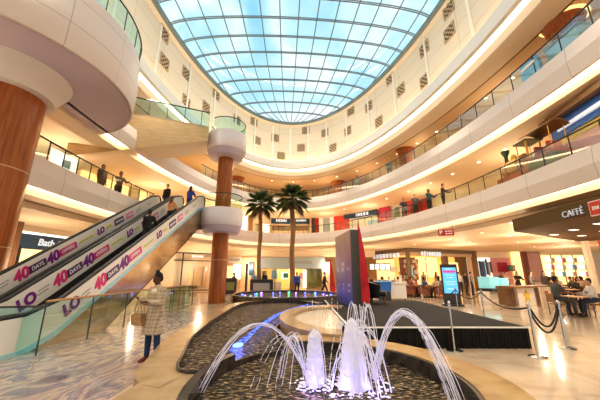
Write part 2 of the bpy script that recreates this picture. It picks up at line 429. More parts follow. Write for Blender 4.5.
# gallery rails run round the whole void
def ring_pts(z, off, t0, t1, n): return [E(t0+(t1-t0)*i/n, off, z) for i in range(n+1)]
glass_rail(ring_pts(Z1T, .06, R(-38), R(112), 90), .72, 'long glass railing with dark handrail on the lower gallery edge, right round from the palms', posts=ring_pts(Z1T, .06, R(-30), R(110), 44), group=None)
glass_rail(ring_pts(Z1T, .06, R(158), R(182.5), 20), .72, 'glass railing with dark handrail on the left lower gallery, above the escalators', posts=ring_pts(Z1T, .06, R(160), R(182), 10))
glass_rail(ring_pts(Z2T, .06, R(-38), R(142), 100), .80, 'long glass railing with thin handrail round the top gallery edge', posts=ring_pts(Z2T, .06, R(-30), R(140), 50))
# --- deep round balcony (upper left)
DC = V((-10.4,8.7,0)); DR = 3.92
t = empty('round_balcony', DC+V((0,0,8.1)), 'big white round balcony bulging out at upper left over the thick column', 'balcony', 'round balconies')
MB().lathe([(DR-.12,8.1),(DR-.03,8.1),(DR,8.16),(DR+.05,9.2),(DR,10.3),(DR-.15,10.3)], DC, 96).build('fascia', K['disc'], t, True)
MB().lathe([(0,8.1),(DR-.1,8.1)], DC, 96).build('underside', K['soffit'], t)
MB().lathe([(0,10.1),(DR-.1,10.1)], DC, 64).build('deck', K['cream'], t)
g = MB().lathe([(DR-.06,10.3),(DR-.06,11.3)], DC, 72); g.build('glass_panel', K['glass_teal'], t, True)
MB().tube([DC+V((math.cos(a)*(DR-.06), math.sin(a)*(DR-.06), 11.3)) for a in [2*PI*i/72 for i in range(72)]], .03, 6, closed=True).build('handrail', K['dark'], t, True)
for i in range(28):
    a = 2*PI*i/28; p = DC+V((math.cos(a)*(DR-.06), math.sin(a)*(DR-.06), 10.3)); MB().tube([p, p+V((0,0,1))], .02, 5).build('post', K['dark'], t)
# --- small round landings on the slim column
def landing(z0, z1, r, label, mat, lip, a0=0):
    t = empty('round_balcony', PC+V((0,0,z0)), label, 'balcony', 'round balconies')
    MB().lathe([(r-.04,z0),(r,z0+.05),(r+.03,(z0+z1)/2),(r,z1),(r-.1,z1)], PC, 56).build('fascia', K['lilac_white'], t, True)
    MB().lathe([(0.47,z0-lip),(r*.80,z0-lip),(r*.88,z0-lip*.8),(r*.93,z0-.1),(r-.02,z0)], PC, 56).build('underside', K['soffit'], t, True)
    MB().lathe([(.47,z1-.3),(r-.05,z1-.3)], PC, 48).build('deck', K['cream'], t)
    MB().lathe([(r-.08,z1),(r-.08,z1+.85)], PC, 48, R(-125), R(175)).build('glass_panel', K[mat], t, True)
    MB().tube([PC+V((math.cos(a)*(r-.08), math.sin(a)*(r-.08), z1+.85)) for a in [R(-125+300*i/40) for i in range(41)]], .025, 6).build('handrail', K['dark'], t, True)
landing(4.35, 5.38, 1.24, 'white round landing on the slim column at the head of the escalators', 'glass', .40)
landing(9.2, 10.35, 1.22, 'white round landing high on the slim column at the end of the bridge', 'glass_teal', .42)
# --- landing slab between lower gallery and column
t = empty('landing_bridge', (-7.4,18.2,4.3), 'pale landing slab from the escalator tops back to the lower gallery', 'landing')
MB().prism([(-9.3,16.6),(-4.9,16.6),(-4.3,18.3),(-8.3,21.2)], 4.42, 5.08).build('slab', K['white'], t)
glass_rail([V((-4.6,18.35,5.08)), V((-6.1,19.6,5.08)), V((-7.9,21.0,5.08))], 1.1, 'glass railing along the landing behind the slim column', posts=[V((-6.1,19.6,5.08)),V((-7.0,20.3,5.08))])
# --- haunched bridge between the two high balconies
A0, A1 = V((-11.6,13.1,0)), V((-5.55,15.75,0))
nb = 14; top, bot = [], []
for i in range(nb+1):
    f = i/nb; p = A0.lerp(A1, f); top.append(p+V((0,0,10.3))); bot.append(p+V((0,0,7.25+2.15*f)))
perp = V((-(A1-A0).y, (A1-A0).x, 0)).normalized()*2.2
t = empty('sky_bridge', A0.lerp(A1,.5)+V((0,0,8.8)), 'golden bridge with arched side linking the big round balcony to the small high one', 'bridge')
b = MB()
for i in range(nb): b.face([bot[i], bot[i+1], top[i+1], top[i]])
K['gold'] = noise_mat('brushed_gold_panel', [(.3,(.62,.42,.20)),(.7,(.76,.56,.32))], 2.0, .35, 4, stretch=(1,1,6))
b.build('side_panel', K['gold'], t)
b = MB()
for i in range(nb): b.face([bot[i], bot[i+1], bot[i+1]+perp, bot[i]+perp])
b.build('underside', K['cream'], t)
b = MB().slab([top[0]-V((0,0,.1)), top[-1]-V((0,0,.1)), top[-1]+perp-V((0,0,.1)), top[0]+perp-V((0,0,.1))], (0,0,.08)); b.build('deck', K['cream'], t)
b = MB(); b.face([top[0], top[-1], top[-1]+V((0,0,.95)), top[0]+V((0,0,.95))]); b.build('glass_panel', K['glass_teal'], t)
MB().tube([top[0]+V((0,0,.95)), top[-1]+V((0,0,.95))], .035, 6).build('handrail', K['dark'], t)
for i in range(1,nb,2): MB().tube([top[i], top[i]+V((0,0,.95))], .02, 5).build('post', K['dark'], t)
# ================================================================== ESCALATORS
YT, ZT, SL = 16.3, 5.1, math.tan(R(30))
ZB = -.3
YB = YT-(ZT-ZB)/SL
def zstep(y): return max(ZB, min(ZT, ZT-(YT-y)*SL))
Mc('ad_panel', (.86,.80,.73), .35); Mc('ad_pink', (.72,.05,.22), .4); Mc('ad_plum', (.22,.03,.28), .4); Mc('ad_dark', (.10,.03,.12), .4); Mc('ad_yellow', (.62,.60,.06), .4); Mc('ad_white', (.92,.90,.88), .4); Mc('ad_grey', (.45,.42,.42), .4); Mc('ad_rose', (.80,.22,.42), .4)
K['teal_band'] = M('pale_teal_band', (.42,.66,.72), .25)
K['clad'] = noise_mat('cladding_reflection_tones', [(.25,(.34,.25,.22)),(.45,(.66,.48,.28)),(.6,(.80,.64,.42)),(.75,(.50,.40,.40))], .9, .16, 5, metal=.75, stretch=(1,.6,1.6), distortion=1.5)  # mirrored gold and grey reflections painted into the metal colour
K['steps'] = brick_mat('escalator_steps', (.10,.09,.09), (.13,.12,.12), (.03,.03,.03), .04, .2, .008, .5)
BH = 1.08
def inc_frame(x, y, up, s=1):
    """frame on a balustrade face looking towards +x: along the slope, up square to it"""
    z = ZT-(YT-y)*SL+up
    return frame((x,y,z), (0,math.cos(R(30)),math.sin(R(30))), (0,-math.sin(R(30)),math.cos(R(30))))
def balustrade(par, x, outer, ads, wd=.10):
    ys = [YB-2.3, YB-1.9] + [YB-1.0, YB-.45, YB, YB+.4] + [YB+.4+(YT-YB-.8)*i/6 for i in range(1,6)] + [YT-.4, YT, YT+.35, YT+.55]
    def zs(y):
        z = zstep(y); 
        for yc, s in ((YB,1),(YT,-1)):   # easing at the two bends
            d = abs(y-yc)
            if d < .6: z += s*.13*(1-d/.6)**2
        return z
    lo = [V((x,y,zs(y)+.38)) for y in ys]; hi = [V((x,y,zs(y)+BH-.04)) for y in ys]
    lo[0].z += .12; hi[0].z -= .25; lo[-1].z += .1; hi[-1].z -= .25
    b = MB()
    for i in range(len(ys)-1): b.slab([lo[i],lo[i+1],hi[i+1],hi[i]], (-wd,0,0))
    bp = b.build('balustrade', K['ad_panel'], par)
    hr = [V((x-wd/2,y,zs(y)+BH)) for y in ys[1:-1]]
    a = hr[0]; hr = [a+V((0,-.25,-.85)), a+V((0,-.42,-.55)), a+V((0,-.38,-.22)), a+V((0,-.2,-.03))] + hr
    a = hr[-1]; hr += [a+V((0,.2,-.03)), a+V((0,.36,-.2)), a+V((0,.36,-.5)), a+V((0,.2,-.8))]
    MB().tube(hr, .055, 8).build('handrail', K['black'], par, True)
    # skirting band under the panel
    b = MB(); low = .24 if outer else .02
    for i in range(len(ys)-1): b.slab([V((x+.02,ys[i],zs(ys[i])+low)), V((x+.02,ys[i+1],zs(ys[i+1])+low)), lo[i+1]+V((.02,0,0)), lo[i]+V((.02,0,0))], (-wd-.04,0,0))
    b.build('skirt_band', K['teal_band'] if outer else K['dark'], par)
    if ads:
        e = x+.004
        def P(name, y, w, h, up, mat, dx=0):
            m = inc_frame(e+dx, y+e_, up); MB().box((0,0,0), (w,h,.006), Mx=m).build(name, K[mat], bp)
        def T(txt, y, h, up, mat, bold=.0, it=.12): 
            text_bm(MB(), txt, h, inc_frame(e+.008, y+e_, up), .004, it, bold).build('ad_lettering', K[mat], bp)
        U = .70; e_ = {-5.83:.10}.get(x, .25 if x > -8 else .45)
        P('ad_box', 9.05, .66, .25, U, 'ad_dark'); P('ad_box', 10.12, .88, .25, U, 'ad_pink')
        T('40', 8.55, .36, U, 'ad_pink', .02); T('DAYS.', 9.06, .13, U, 'ad_white', .004); T('40', 9.56, .36, U, 'ad_plum', .02); T('OFFERS', 10.14, .13, U, 'ad_white', .003)
        P('ad_strip', 10.95, .75, .07, U, 'ad_yellow')
        T('LO', 11.68, .24, U, 'ad_plum', .02); P('ad_strip', 12.15, .36, .09, U, 'ad_yellow')
        P('ad_box', 12.80, .70, .28, U, 'ad_dark'); P('ad_box', 13.55, .62, .28, U, 'ad_rose'); 
        bars(MB(), inc_frame(e+.006, e_+12.80, U), .56, .12, 6, 3).build('ad_small_lettering', K['ad_white'], bp); bars(MB(), inc_frame(e+.006, e_+13.55, U), .48, .12, 5, 4).build('ad_small_lettering', K['ad_white'], bp)
        b = MB(); bars(b, inc_frame(e+.004, e_+14.25, U+.06), .5, .05, 7, 5); bars(b, inc_frame(e+.004, e_+14.25, U-.05), .5, .05, 6, 6); bars(b, inc_frame(e+.004, e_+15.2, U), .4, .06, 6, 6); b.build('ad_small_lettering', K['ad_grey'], bp)
        T('LO', 7.62, .30, U, 'ad_plum', .02, 0); b = MB(); bars(b, inc_frame(e+.004, e_+8.05, U+.07), .36, .05, 6, 7); bars(b, inc_frame(e+.004, e_+8.05, U-.04), .36, .05, 6, 8); b.build('ad_small_lettering', K['ad_grey'], bp)
    return bp
def escalator(x0, x1, label, ads):
    t = empty('escalator', ((x0+x1)/2, YB, 0), label, 'escalator', 'escalators')
    balustrade(t, x1, True, ads[1]); balustrade(t, x0+.1, False, ads[0])
    b = MB(); y = YB-1.6; n = 0
    pts = []
    while y < YT+.8:
        pts.append((y, zstep(y))); y += .36
    for (ya, za), (yb, zb) in zip(pts[:-1], pts[1:]):
        b.box(((x0+x1)/2,(ya+yb)/2,max(.02,zb)-.05), (x1-x0-.24, yb-ya, .1)); b.box(((x0+x1)/2,ya+.01,(za+zb)/2), (x1-x0-.24,.02,abs(zb-za)+.06))
    b.build('steps', K['steps'], t)
    # truss cladding below
    pr = [(YB-2.2,ZB+.2),(YB-.3,ZB+.24),(YB+.2,ZB+.38),(YT-.1,ZT+.2),(YT+.5,ZT+.2),(YT+.5,ZT-.95),(YT-.2,ZT-1.1),(YB+1.75,ZB),(YB-2.2,ZB)]
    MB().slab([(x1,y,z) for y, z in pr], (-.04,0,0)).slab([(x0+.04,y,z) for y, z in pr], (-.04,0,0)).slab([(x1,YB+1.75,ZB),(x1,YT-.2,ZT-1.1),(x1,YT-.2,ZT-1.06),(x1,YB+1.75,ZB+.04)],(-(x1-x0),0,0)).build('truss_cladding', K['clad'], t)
    return t
escalator(-8.62, -7.34, 'farther of the two escalators, its ad panels behind the other', (True, False))
escalator(-7.24, -5.83, 'nearer of the two escalators, with sale ads along its outer side', (True, True))
# floor level guard with a wooden rail along the near escalator
gp = [V((-5.42,6.45,0)), V((-5.46,7.95,0)), V((-5.52,9.6,0)), V((-5.56,11.3,0)), V((-5.6,13.0,0)), V((-5.62,14.6,0))]
glass_rail(gp, 1.06, 'floor standing glass guard with brown wooden handrail beside the near escalator', 'glass_guard', mat='glass', posts=gp, railmat='rail_wood', rr=.026, pr_=.014)
gq = [V((-5.42,6.45,0))] + [V((-5.42-1.5*math.sin(a), 6.45-1.0*(1-math.cos(a)), 0)) for a in [R(15*i) for i in range(1,7)]] + [V((-8.6,5.45,0))]
glass_rail(gq, .96, 'curved teal glass guard round the escalator foot at lower left', 'glass_guard', mat='glass_teal', posts=[gq[3]], railmat='dark', rr=.02)
gr_ = [at_z(163,311,0), at_z(172,308.5,0), at_z(182,306,0), at_z(190,304,0)]
glass_rail(gr_, .95, 'short green glass guard with curved ends behind the woman, before the gold-lit shop', 'glass_guard', mat='glass_teal', posts=[gr_[1], gr_[2]], railmat='dark', rr=.025, pr_=.014)
for a, s_ in ((gr_[0], -1), (gr_[-1], 1)):
    d = (gr_[1]-gr_[0]).normalized()*s_
    MB().tube([a+V((0,0,.95)), a+d*.16+V((0,0,.90)), a+d*.27+V((0,0,.72)), a+d*.30+V((0,0,.45)), a+d*.30], .025, 8).build('curved_end', K['dark'], bpy.data.objects['glass_guard.002'], True)

# ================================================================== LATTICE GRILLES IN THE DRUM
K['lattice'] = M('lattice_brown', (.50,.38,.25), .6); K['opening_shade'] = M('opening_shade', (.07,.045,.03), .8)
fr_ = MB(); 
s = .92
fr_.box((0,s/2-.03,.03), (s,.06,.06)); fr_.box((0,-s/2+.03,.03), (s,.06,.06)); fr_.box((s/2-.03,0,.03), (.06,s,.06)); fr_.box((-s/2+.03,0,.03), (.06,s,.06))
fr_ = fr_.mesh('grille_frame'); fr_.materials.append(K['lattice'])
sl = MB()
for i in range(5):
    for j in range(5):
        if (i+j) % 2 == 0: sl.box(((i-2)*.165,(j-2)*.165,.035), (.16,.16,.03))
sl = sl.mesh('grille_lattice'); sl.materials.append(K['lattice'])
bk = MB().box((0,0,.008), (s-.1,s-.1,.01)).mesh('grille_back'); bk.materials.append(K['opening_shade'])  # dark sheet stands in for the shade inside the lattice openings
ORD = ['first','second','third','fourth','fifth','sixth','seventh','eighth','ninth','tenth','eleventh','twelfth','thirteenth','fourteenth','fifteenth','sixteenth','seventeenth','eighteenth']
def grille(t, z, label):
    m = efr(t, .29, z); e = bpy.data.objects.new('lattice_grille', None); C.objects.link(e); e.matrix_world = m; e.empty_display_size = .1
    tag(e, label, 'wall grille', 'square lattice grilles on the drum wall', 'thing')
    for nm, me in (('frame', fr_), ('lattice', sl), ('backing', bk)):
        o = bpy.data.objects.new(nm, me); C.objects.link(o); o.parent = e

GR = [(160.8,17.2),(159.5,15.35),(151.5,16.37),(137.5,17.3),(150.3,14.2),(141.7,15.27),(125.2,16.36),(114.8,17.2),(112.3,15.21),(100.5,16.12),(79.5,17.14),(67,16.26),(53.3,15.35),(82.8,15.08),(96.3,14.08),(62.3,14.22),(51,17.3),(41.7,16.46),(37.5,14.29),(18.2,16.7),(31.3,17.3),(27.5,15.47),(19.3,14.4),(11,15.78),(10.3,17.3)]
GR.sort(key=lambda g: -g[0])
for i, (a, z) in enumerate(GR):
    row = 'upper' if z > 16.9 else 'second' if z > 15.9 else 'third' if z > 14.8 else 'lowest'
    k = sum(1 for g in GR[:i+1] if (g[1] > 16.9, g[1] > 15.9, g[1] > 14.8) == (z > 16.9, z > 15.9, z > 14.8))
    grille(R(a), z, 'square brown lattice grille, %s from the left in the %s row on the drum wall' % (ORD[k-1], row))
# ================================================================== FOUNTAIN
def smooth_closed(pts, n=8):
    out = []; k = len(pts)
    for i in range(k):
        p0, p1, p2, p3 = (V(pts[(i+j-1) % k]) for j in range(4))
        for s in range(n):
            u = s/n
            out.append(.5*((2*p1)+(p2-p0)*u+(2*p0-5*p1+4*p2-p3)*u*u+(3*p1-p0-3*p2+p3)*u**3))
    return out
def offset_poly(poly, d):
    k = len(poly); out = []
    for i in range(k):
        a, b = poly[i-1], poly[(i+1)%k]; t = (V((b[0],b[1]))-V((a[0],a[1]))).normalized()
        out.append(V((poly[i][0]+t.y*d, poly[i][1]-t.x*d)))
    return out
def wall_ring(mb, inner, outer, z0, z1):
    k = len(inner); v = [[mb.bm.verts.new((p[0],p[1],z)) for p in poly] for poly, z in ((inner,z0),(inner,z1),(outer,z1),(outer,z0))]
    for a, b in ((0,1),(1,2),(2,3)):
        for i in range(k): mb.bm.faces.new((v[a][i], v[a][(i+1)%k], v[b][(i+1)%k], v[b][i]))
    return mb
# near pool
NC = V((.05,3.85))
def near(a, d=0):
    rx = 1.84 if math.cos(a) > 0 else 1.24
    return V((NC.x+(rx+d)*math.cos(a), NC.y+(1.80+d)*math.sin(a)))
def arc_band(mb, d0, d1, z0, z1, a0, a1, n=48):
    P = [[mb.bm.verts.new((*near(a0+(a1-a0)*i/n, d), z)) for i in range(n+1)] for d, z in ((d0,z0),(d0,z1),(d1,z1),(d1,z0))]
    for a, b in ((0,1),(1,2),(2,3),(3,0)):
        for i in range(n): mb.bm.faces.new((P[a][i],P[a][i+1],P[b][i+1],P[b][i]))
    mb.bm.faces.new([P[k][0] for k in range(4)]); mb.bm.faces.new([P[k][n] for k in range(3,-1,-1)])
    return mb
t = empty('fountain_basin', (NC.x,NC.y,0), 'round near fountain basin with broad honey stone rim, white jets rising from it', 'fountain', 'fountain basins')
arc_band(MB(), .05, .52, 0, .45, R(-80), R(97)).build('stone_rim', K['goldstone'], t, True)
arc_band(MB(), 0, .05, 0, .44, R(-80), R(97)).build('inner_wall', K['dkstone'], t, True)
arc_band(MB(), 0, .11, 0, .44, R(147), R(262)).build('dark_wall', K['dkstone'], t, True)
b = MB(); b.face([(*near(2*PI*i/72,-.02),.26) for i in range(72)])
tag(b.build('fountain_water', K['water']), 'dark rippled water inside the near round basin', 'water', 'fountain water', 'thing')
# left pool: long, bending away to the back
LP = smooth_closed([(-1.72,4.55,0),(-1.98,5.4,0),(-2.35,7.0,0),(-2.55,9.8,0),(-2.62,13.0,0),(-2.0,14.7,0),(-.2,14.9,0),(.75,13.2,0),(.35,10.8,0),(-.35,9.3,0),(-.62,7.8,0),(-.45,6.2,0),(-.30,5.62,0),(-.75,5.25,0),(-1.12,4.75,0),(-1.3,4.5,0)], 6)
LP = [V((p.x,p.y)) for p in LP]
# orientation: make offset positive = outwards
area = sum(LP[i].x*LP[(i+1)%len(LP)].y-LP[(i+1)%len(LP)].x*LP[i].y for i in range(len(LP)))
if area < 0: LP.reverse()
t = empty('fountain_basin', (-1.5,9,0), 'long winding left basin with a glossy stone kerb and a blue light stream', 'fountain', 'fountain basins')
def side(p): return p.x < -1.2 or p.y > 13.6
kerb = MB(); k = len(LP); oi, oo = offset_poly(LP, .04), offset_poly(LP, .56)
for i in range(k):
    j = (i+1)%k
    if side(LP[i]) and side(LP[j]) and not (LP[i].x > -1.62 and LP[i].y < 5.2):
        kerb.face([(oi[i].x,oi[i].y,.30),(oi[j].x,oi[j].y,.30),(oo[j].x,oo[j].y,.30),(oo[i].x,oo[i].y,.30)])
        kerb.face([(oo[i].x,oo[i].y,.30),(oo[j].x,oo[j].y,.30),(oo[j].x,oo[j].y,0),(oo[i].x,oo[i].y,0)])
bmesh.ops.remove_doubles(kerb.bm, verts=kerb.bm.verts, dist=1e-4)
kerb.build('stone_kerb', K['stone'], t, True)
MB().prism([(-2.0,4.70),(-1.78,4.60),(-1.66,4.47),(-1.24,4.40),(-1.30,3.85),(-1.22,3.2),(-1.0,2.2),(-1.75,2.2),(-2.1,3.4)][::-1], 0, .295).build('stone_corner', K['stone'], t)
lip = offset_poly(LP, 0)
wall_ring(MB(), lip, oi, 0, .34).build('dark_lip', K['dkstone'], t, True)
b = MB(); b.face([(p.x,p.y,.20) for p in lip]); bmesh.ops.triangulate(b.bm, faces=b.bm.faces)
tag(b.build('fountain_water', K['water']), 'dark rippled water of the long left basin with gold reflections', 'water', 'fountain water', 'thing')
# blue light stream under the surface
K['blue_led'] = glow('blue_led', (.10,.16,1.0), 5.0); K['violet_led'] = glow('violet_led', (.35,.22,1.0), 5.0)
def led_water():
    m = bpy.data.materials.new('blue_lit_water'); m.use_nodes = True; N = m.node_tree.nodes; L = m.node_tree.links; N.clear()
    tc = N.new('ShaderNodeTexCoord'); n = N.new('ShaderNodeTexNoise'); n.inputs['Scale'].default_value = 9; L.new(tc.outputs['Object'], n.inputs['Vector'])
    r = ramp(N, L, n.outputs['Fac'], [(.42,(0,0,0)),(.62,(1,1,1))])
    e = N.new('ShaderNodeEmission'); e.inputs[0].default_value = (.10,.18,1,1); e.inputs[1].default_value = 2.6
    t = N.new('ShaderNodeBsdfTransparent'); mx = N.new('ShaderNodeMixShader'); o = N.new('ShaderNodeOutputMaterial')
    L.new(r.outputs[0], mx.inputs[0]); L.new(t.outputs[0], mx.inputs[1]); L.new(e.outputs[0], mx.inputs[2]); L.new(mx.outputs[0], o.inputs[0]); return m
st = [at_z(px, py, .215) for px, py in ((231,351),(238,345),(246,338),(256,329),(266,322),(276,315),(290,309),(306,305),(322,303))]
b = MB(); 
for i in range(len(st)-1):
    d = (st[i+1]-st[i]).normalized(); n_ = V((-d.y,d.x,0)); w0 = .05+.06*math.sin(i*2.1)**2; w1 = .05+.06*math.sin((i+1)*2.1)**2
    b.face([st[i]-n_*w0, st[i+1]-n_*w1, st[i+1]+n_*w1, st[i]+n_*w0])
tag(b.build('light_strip', led_water()), 'blue glowing light stream winding through the left basin', 'light')
MB().ell(st[1], (.11,.19,.03), 2).build('light_strip_head', K['blue_led'], bpy.data.objects['light_strip'])
for p in (st[1], st[4], st[7]): unseen_light('POINT', p+V((0,0,.25)), 5, (.12,.2,1))
# curved stone bench around the white dripping bowl
BC = V((1.05,8.6)); 
def ellp(a, rx, ry): return V((BC.x+rx*math.cos(a), BC.y+ry*math.sin(a)))
A0_, A1_ = R(70), R(262); n = 48
t = empty('curved_bench', (BC.x-1.2,BC.y,0), 'curved pale stone bench wall round the white bowl left of the stage', 'fountain bench')
b = MB(); P = []
for i in range(n+1):
    a = A0_+(A1_-A0_)*i/n; o_, i_ = ellp(a,1.62,2.7), ellp(a,1.22,2.1)
    P.append([b.bm.verts.new((q.x,q.y,z)) for q, z in ((o_,0),(o_,.50),(i_,.50),(i_,0))])
for i in range(n):
    for q in range(4): b.bm.faces.new((P[i][q],P[i+1][q],P[i+1][(q+1)%4],P[i][(q+1)%4]))
b.bm.faces.new(P[0]); b.bm.faces.new(P[-1][::-1])
b.build('stone_wall', K['stone'], t, True)
b = MB(); b.face([(*ellp(A0_+(A1_-A0_)*i/n,1.23,2.12),.40) for i in range(n+1)]); b.build('bowl_surface', K['palestone'], t)
# far round pool with coloured lights
FC = V((-.85,18.5,0)); FR = 3.15
t = empty('fountain_basin', FC, 'far round black-rimmed basin dotted with blue and green lights before the palms', 'fountain', 'fountain basins')
MB().lathe([(FR-.02,.1),(FR-.02,.42),(FR+.10,.46),(FR+.2,.42),(FR+.2,0)], FC, 72).build('black_rim', K['dkstone'], t, True)
for i in range(26):
    a = 2*PI*i/26+.1; p = FC+V((math.cos(a)*(FR-.35-.3*(i%3)), math.sin(a)*(FR-.35-.3*(i%3)), .33))
    nm = ('blue_led','violet_led','green_led','blue_led')[i%4]
    if nm not in K: K[nm] = glow(nm, (.1,.9,.45), 2.5)
    MB().ell(p, (.055+.04*(i%3==0),.06,.04), 1).build('pool_light', K[nm], t)
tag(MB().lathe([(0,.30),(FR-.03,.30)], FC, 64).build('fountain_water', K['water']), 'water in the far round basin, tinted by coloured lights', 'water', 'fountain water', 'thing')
for a in range(4): unseen_light('POINT', FC+V((2.2*math.cos(a*1.57+.7), 2.2*math.sin(a*1.57+.7), .75)), 6, (.25,.25,1))
# ------------------------------------------------------------------ water jets
def jet_mat():
    m = bpy.data.materials.new('white_water'); m.use_nodes = True; N, L, b = nt(m)
    b.inputs['Base Color'].default_value = (.88,.86,.90,1); b.inputs['Roughness'].default_value = .25
    b.inputs['Emission Color'].default_value = (.9,.85,1,1); b.inputs['Emission Strength'].default_value = .10  # faint emission added so the water looks lit
    tr = N.new('ShaderNodeBsdfTransparent'); mx = N.new('ShaderNodeMixShader'); mx.inputs[0].default_value = .72; o = N['Material Output']
    L.new(tr.outputs[0], mx.inputs[1]); L.new(b.outputs[0], mx.inputs[2]); L.new(mx.outputs[0], o.inputs[0]); return m
K['jet'] = jet_mat()
rj = random.Random(3)
def strand(mb, p0, p1, apex, r=.008, n=26, drops=True):
    p0, p1 = V(p0), V(p1); pts = []
    # parabola through p0, p1 rising to apex height
    h0, h1 = math.sqrt(max(.01,apex-p0.z)), math.sqrt(max(.01,apex-p1.z)); um = h0/(h0+h1)
    for i in range(n+1):
        u = i/n; z = apex-((u-um)*(h0+h1))**2
        pts.append(V((p0.x+(p1.x-p0.x)*u, p0.y+(p1.y-p0.y)*u, z))+V((rj.uniform(-1,1),rj.uniform(-1,1),rj.uniform(-1,1)))*.005)
    k = n if rj.random() < .8 else int(n*.7); mb.tube(pts[:k+1], [r*(.8+.5*rj.random()) for _ in range(k+1)], 5)
    for i in range(k+1, n+1):       # breaks up into drops on the way down
        if rj.random() < .9:
            d = (pts[i]-pts[i-1])*.48; mb.tube([pts[i]-d, pts[i]-d*.3, pts[i]+d*.3, pts[i]+d], [r*.4, r*1.1, r*1.1, r*.4], 5)
    return mb
def jet(label, arcs, r=.0042):
    b = MB()
    for a in arcs: strand(b, *a, r=r)
    c = sum((V(a[0]) for a in arcs), V((0,0,0)))/len(arcs)
    return tag(b.build('water_jet', K['jet'], None, True), label, 'water jet', 'fountain water jets', 'thing')
W = .27
def ru(s): return rj.uniform(-s, s)
jet('long white water arc leaping out to the far left of the near basin', [((.12+ru(.03),4.2,W),(-1.18+ru(.05),3.85+ru(.05),W),1.00+ru(.03)) for _ in range(6)])
jet('fan of white water arcs falling left of the foam column', [((.10+ru(.03),4.2,W),(-.62+.10*i+ru(.02),4.0+ru(.05),W),.86+ru(.04)) for i in range(6)])
jet('short white water arcs falling just beside the slim foam column', [((-.28+ru(.03),4.35,W),(.10+ru(.05),4.1+ru(.05),W),.84+ru(.05)) for i in range(4)])
jet('thick bundle of water arcs leaping right over the basin rim', [((.98+ru(.06),4.3+ru(.04),W),(1.70+ru(.08),3.50+ru(.10),W),1.14+ru(.07)) for _ in range(15)], .0042)
jet('small back water jet with arcs falling to both sides, before the dark tower', [((.99,5.0,W),(.99+.30*math.cos(a)+ru(.02),5.0+.12*math.sin(a),W),1.16+ru(.05)) for a in [i*PI/6 for i in range(14)]], .0042)
b = MB()
for i in range(9):
    x = .18+.075*i+ru(.02); y = 6.4+ru(.35); z = 1.05+ru(.1)
    while z > .5:
        l = .05+.07*rj.random(); b.tube([(x,y,z),(x+ru(.006),y,z-l*.5),(x,y,z-l)], [.002,.007,.003], 5); z -= l+.02
tag(b.build('water_jet', K['jet'], None, True), 'thin curtain of falling drops over the white bowl', 'water jet', 'fountain water jets', 'thing')
def foam(label, p, r0, h, seed, spread):
    rr = random.Random(seed); b = MB(); p = V(p)
    n = 22; pr = []
    for i in range(n+1):
        u = i/n; pr.append((max(.001, r0*(1-(.30 if spread < .2 else .62)*u)*(1-u**9)**.5*(.92+.16*rr.random())), h*u))
    b.lathe(pr, p, 28)
    for v in b.bm.verts: v.co += V((rr.uniform(-1,1),rr.uniform(-1,1),rr.uniform(-1,1)))*.012
    for _ in range(int(22*spread*4)):
        a = rr.uniform(0,2*PI); q = rr.uniform(.3,1)*r0; l = rr.uniform(.3,.95)*h; e = spread*rr.uniform(.5,1)
        strand(b, p+V((q*.4*math.cos(a),q*.4*math.sin(a),l*.8)), p+V(((q+e)*math.cos(a),(q+e)*math.sin(a),0)), p.z+l+.04, .006, 14)
    for _ in range(90):
        a = rr.uniform(0,2*PI); q = r0*rr.uniform(.8,2.4); s_ = rr.uniform(.006,.022); b.ell(p+V((q*math.cos(a),q*math.sin(a),.01)), (s_*1.5,s_*1.5,s_*.5), 1)
    return tag(b.build('foam_jet', K['jet'], None, True), label, 'water jet', 'fountain water jets', 'thing')
foam('slim upright foaming white water column in the near basin', (.19,4.1,W), .115, .66, 5, .08)
foam('broad foaming white water column with drops spraying round it', (.68,4.05,W), .20, .80, 6, .30)
for x, y in ((.1,3.75),(.45,3.8),(.85,3.75)): unseen_light('POINT', (x,y,.34), 4, (.28,.25,1))
b = MB()
for i in range(5):
    a = i*1.3; p = V((.42+.28*math.cos(a), 3.95+.22*math.sin(a), .155)); 
    tag(MB().lathe([(0,.012),(.06,.012),(.075,0)], p, 16).build('underwater_light', K['violet_led']), 'round violet blue light in the water around the foam columns', 'light', 'underwater lights by the foam columns', 'thing')
# ================================================================== STAGE
Mc('carpet', (.022,.019,.017), .95); Mc('skirt', (.018,.016,.016), .85)
SX0, SX1, SY0, SY1, SZ = 1.15, 5.22, 7.05, 13.6, .45
t = empty('stage', ((SX0+SX1)/2, (SY0+SY1)/2, 0), 'low stage platform with dark carpet and black pleated skirt behind the fountain', 'stage')
MB().box(((SX0+SX1)/2,(SY0+SY1)/2,SZ-.06), (SX1-SX0,SY1-SY0,.12)).build('carpet_top', K['carpet'], t)
b = MB(); pts = []
def run(a, c, n):
    a, c = V(a), V(c); d = c-a; nn = V((d.y,-d.x,0)).normalized()
    return [a+d*(i/n)+nn*(.025*math.sin(i*1.57*1.0)+.012*math.sin(i*.7)) for i in range(n+1)]
pl = run((SX0,SY1,0),(SX0,SY0,0),180)+run((SX0,SY0,0),(SX1,SY0,0),200)+run((SX1,SY0,0),(SX1,SY1,0),180)
lo_ = [b.bm.verts.new(p) for p in pl]; hi_ = [b.bm.verts.new(p*1.0+V((0,0,SZ-.03))) for p in pl]
for i in range(len(pl)-1): b.bm.faces.new((lo_[i],lo_[i+1],hi_[i+1],hi_[i]))
b.build('pleated_skirt', K['skirt'], t, True)
MB().box(((SX0+SX1)/2,SY0-.02,SZ-.005), (SX1-SX0+.08,.04,.03)).build('edge_trim', K['white'], t)
MB().box((SX0-.02,(SY0+SY1)/2,SZ-.005), (.04,SY1-SY0,.03)).build('edge_trim', K['white'], t)
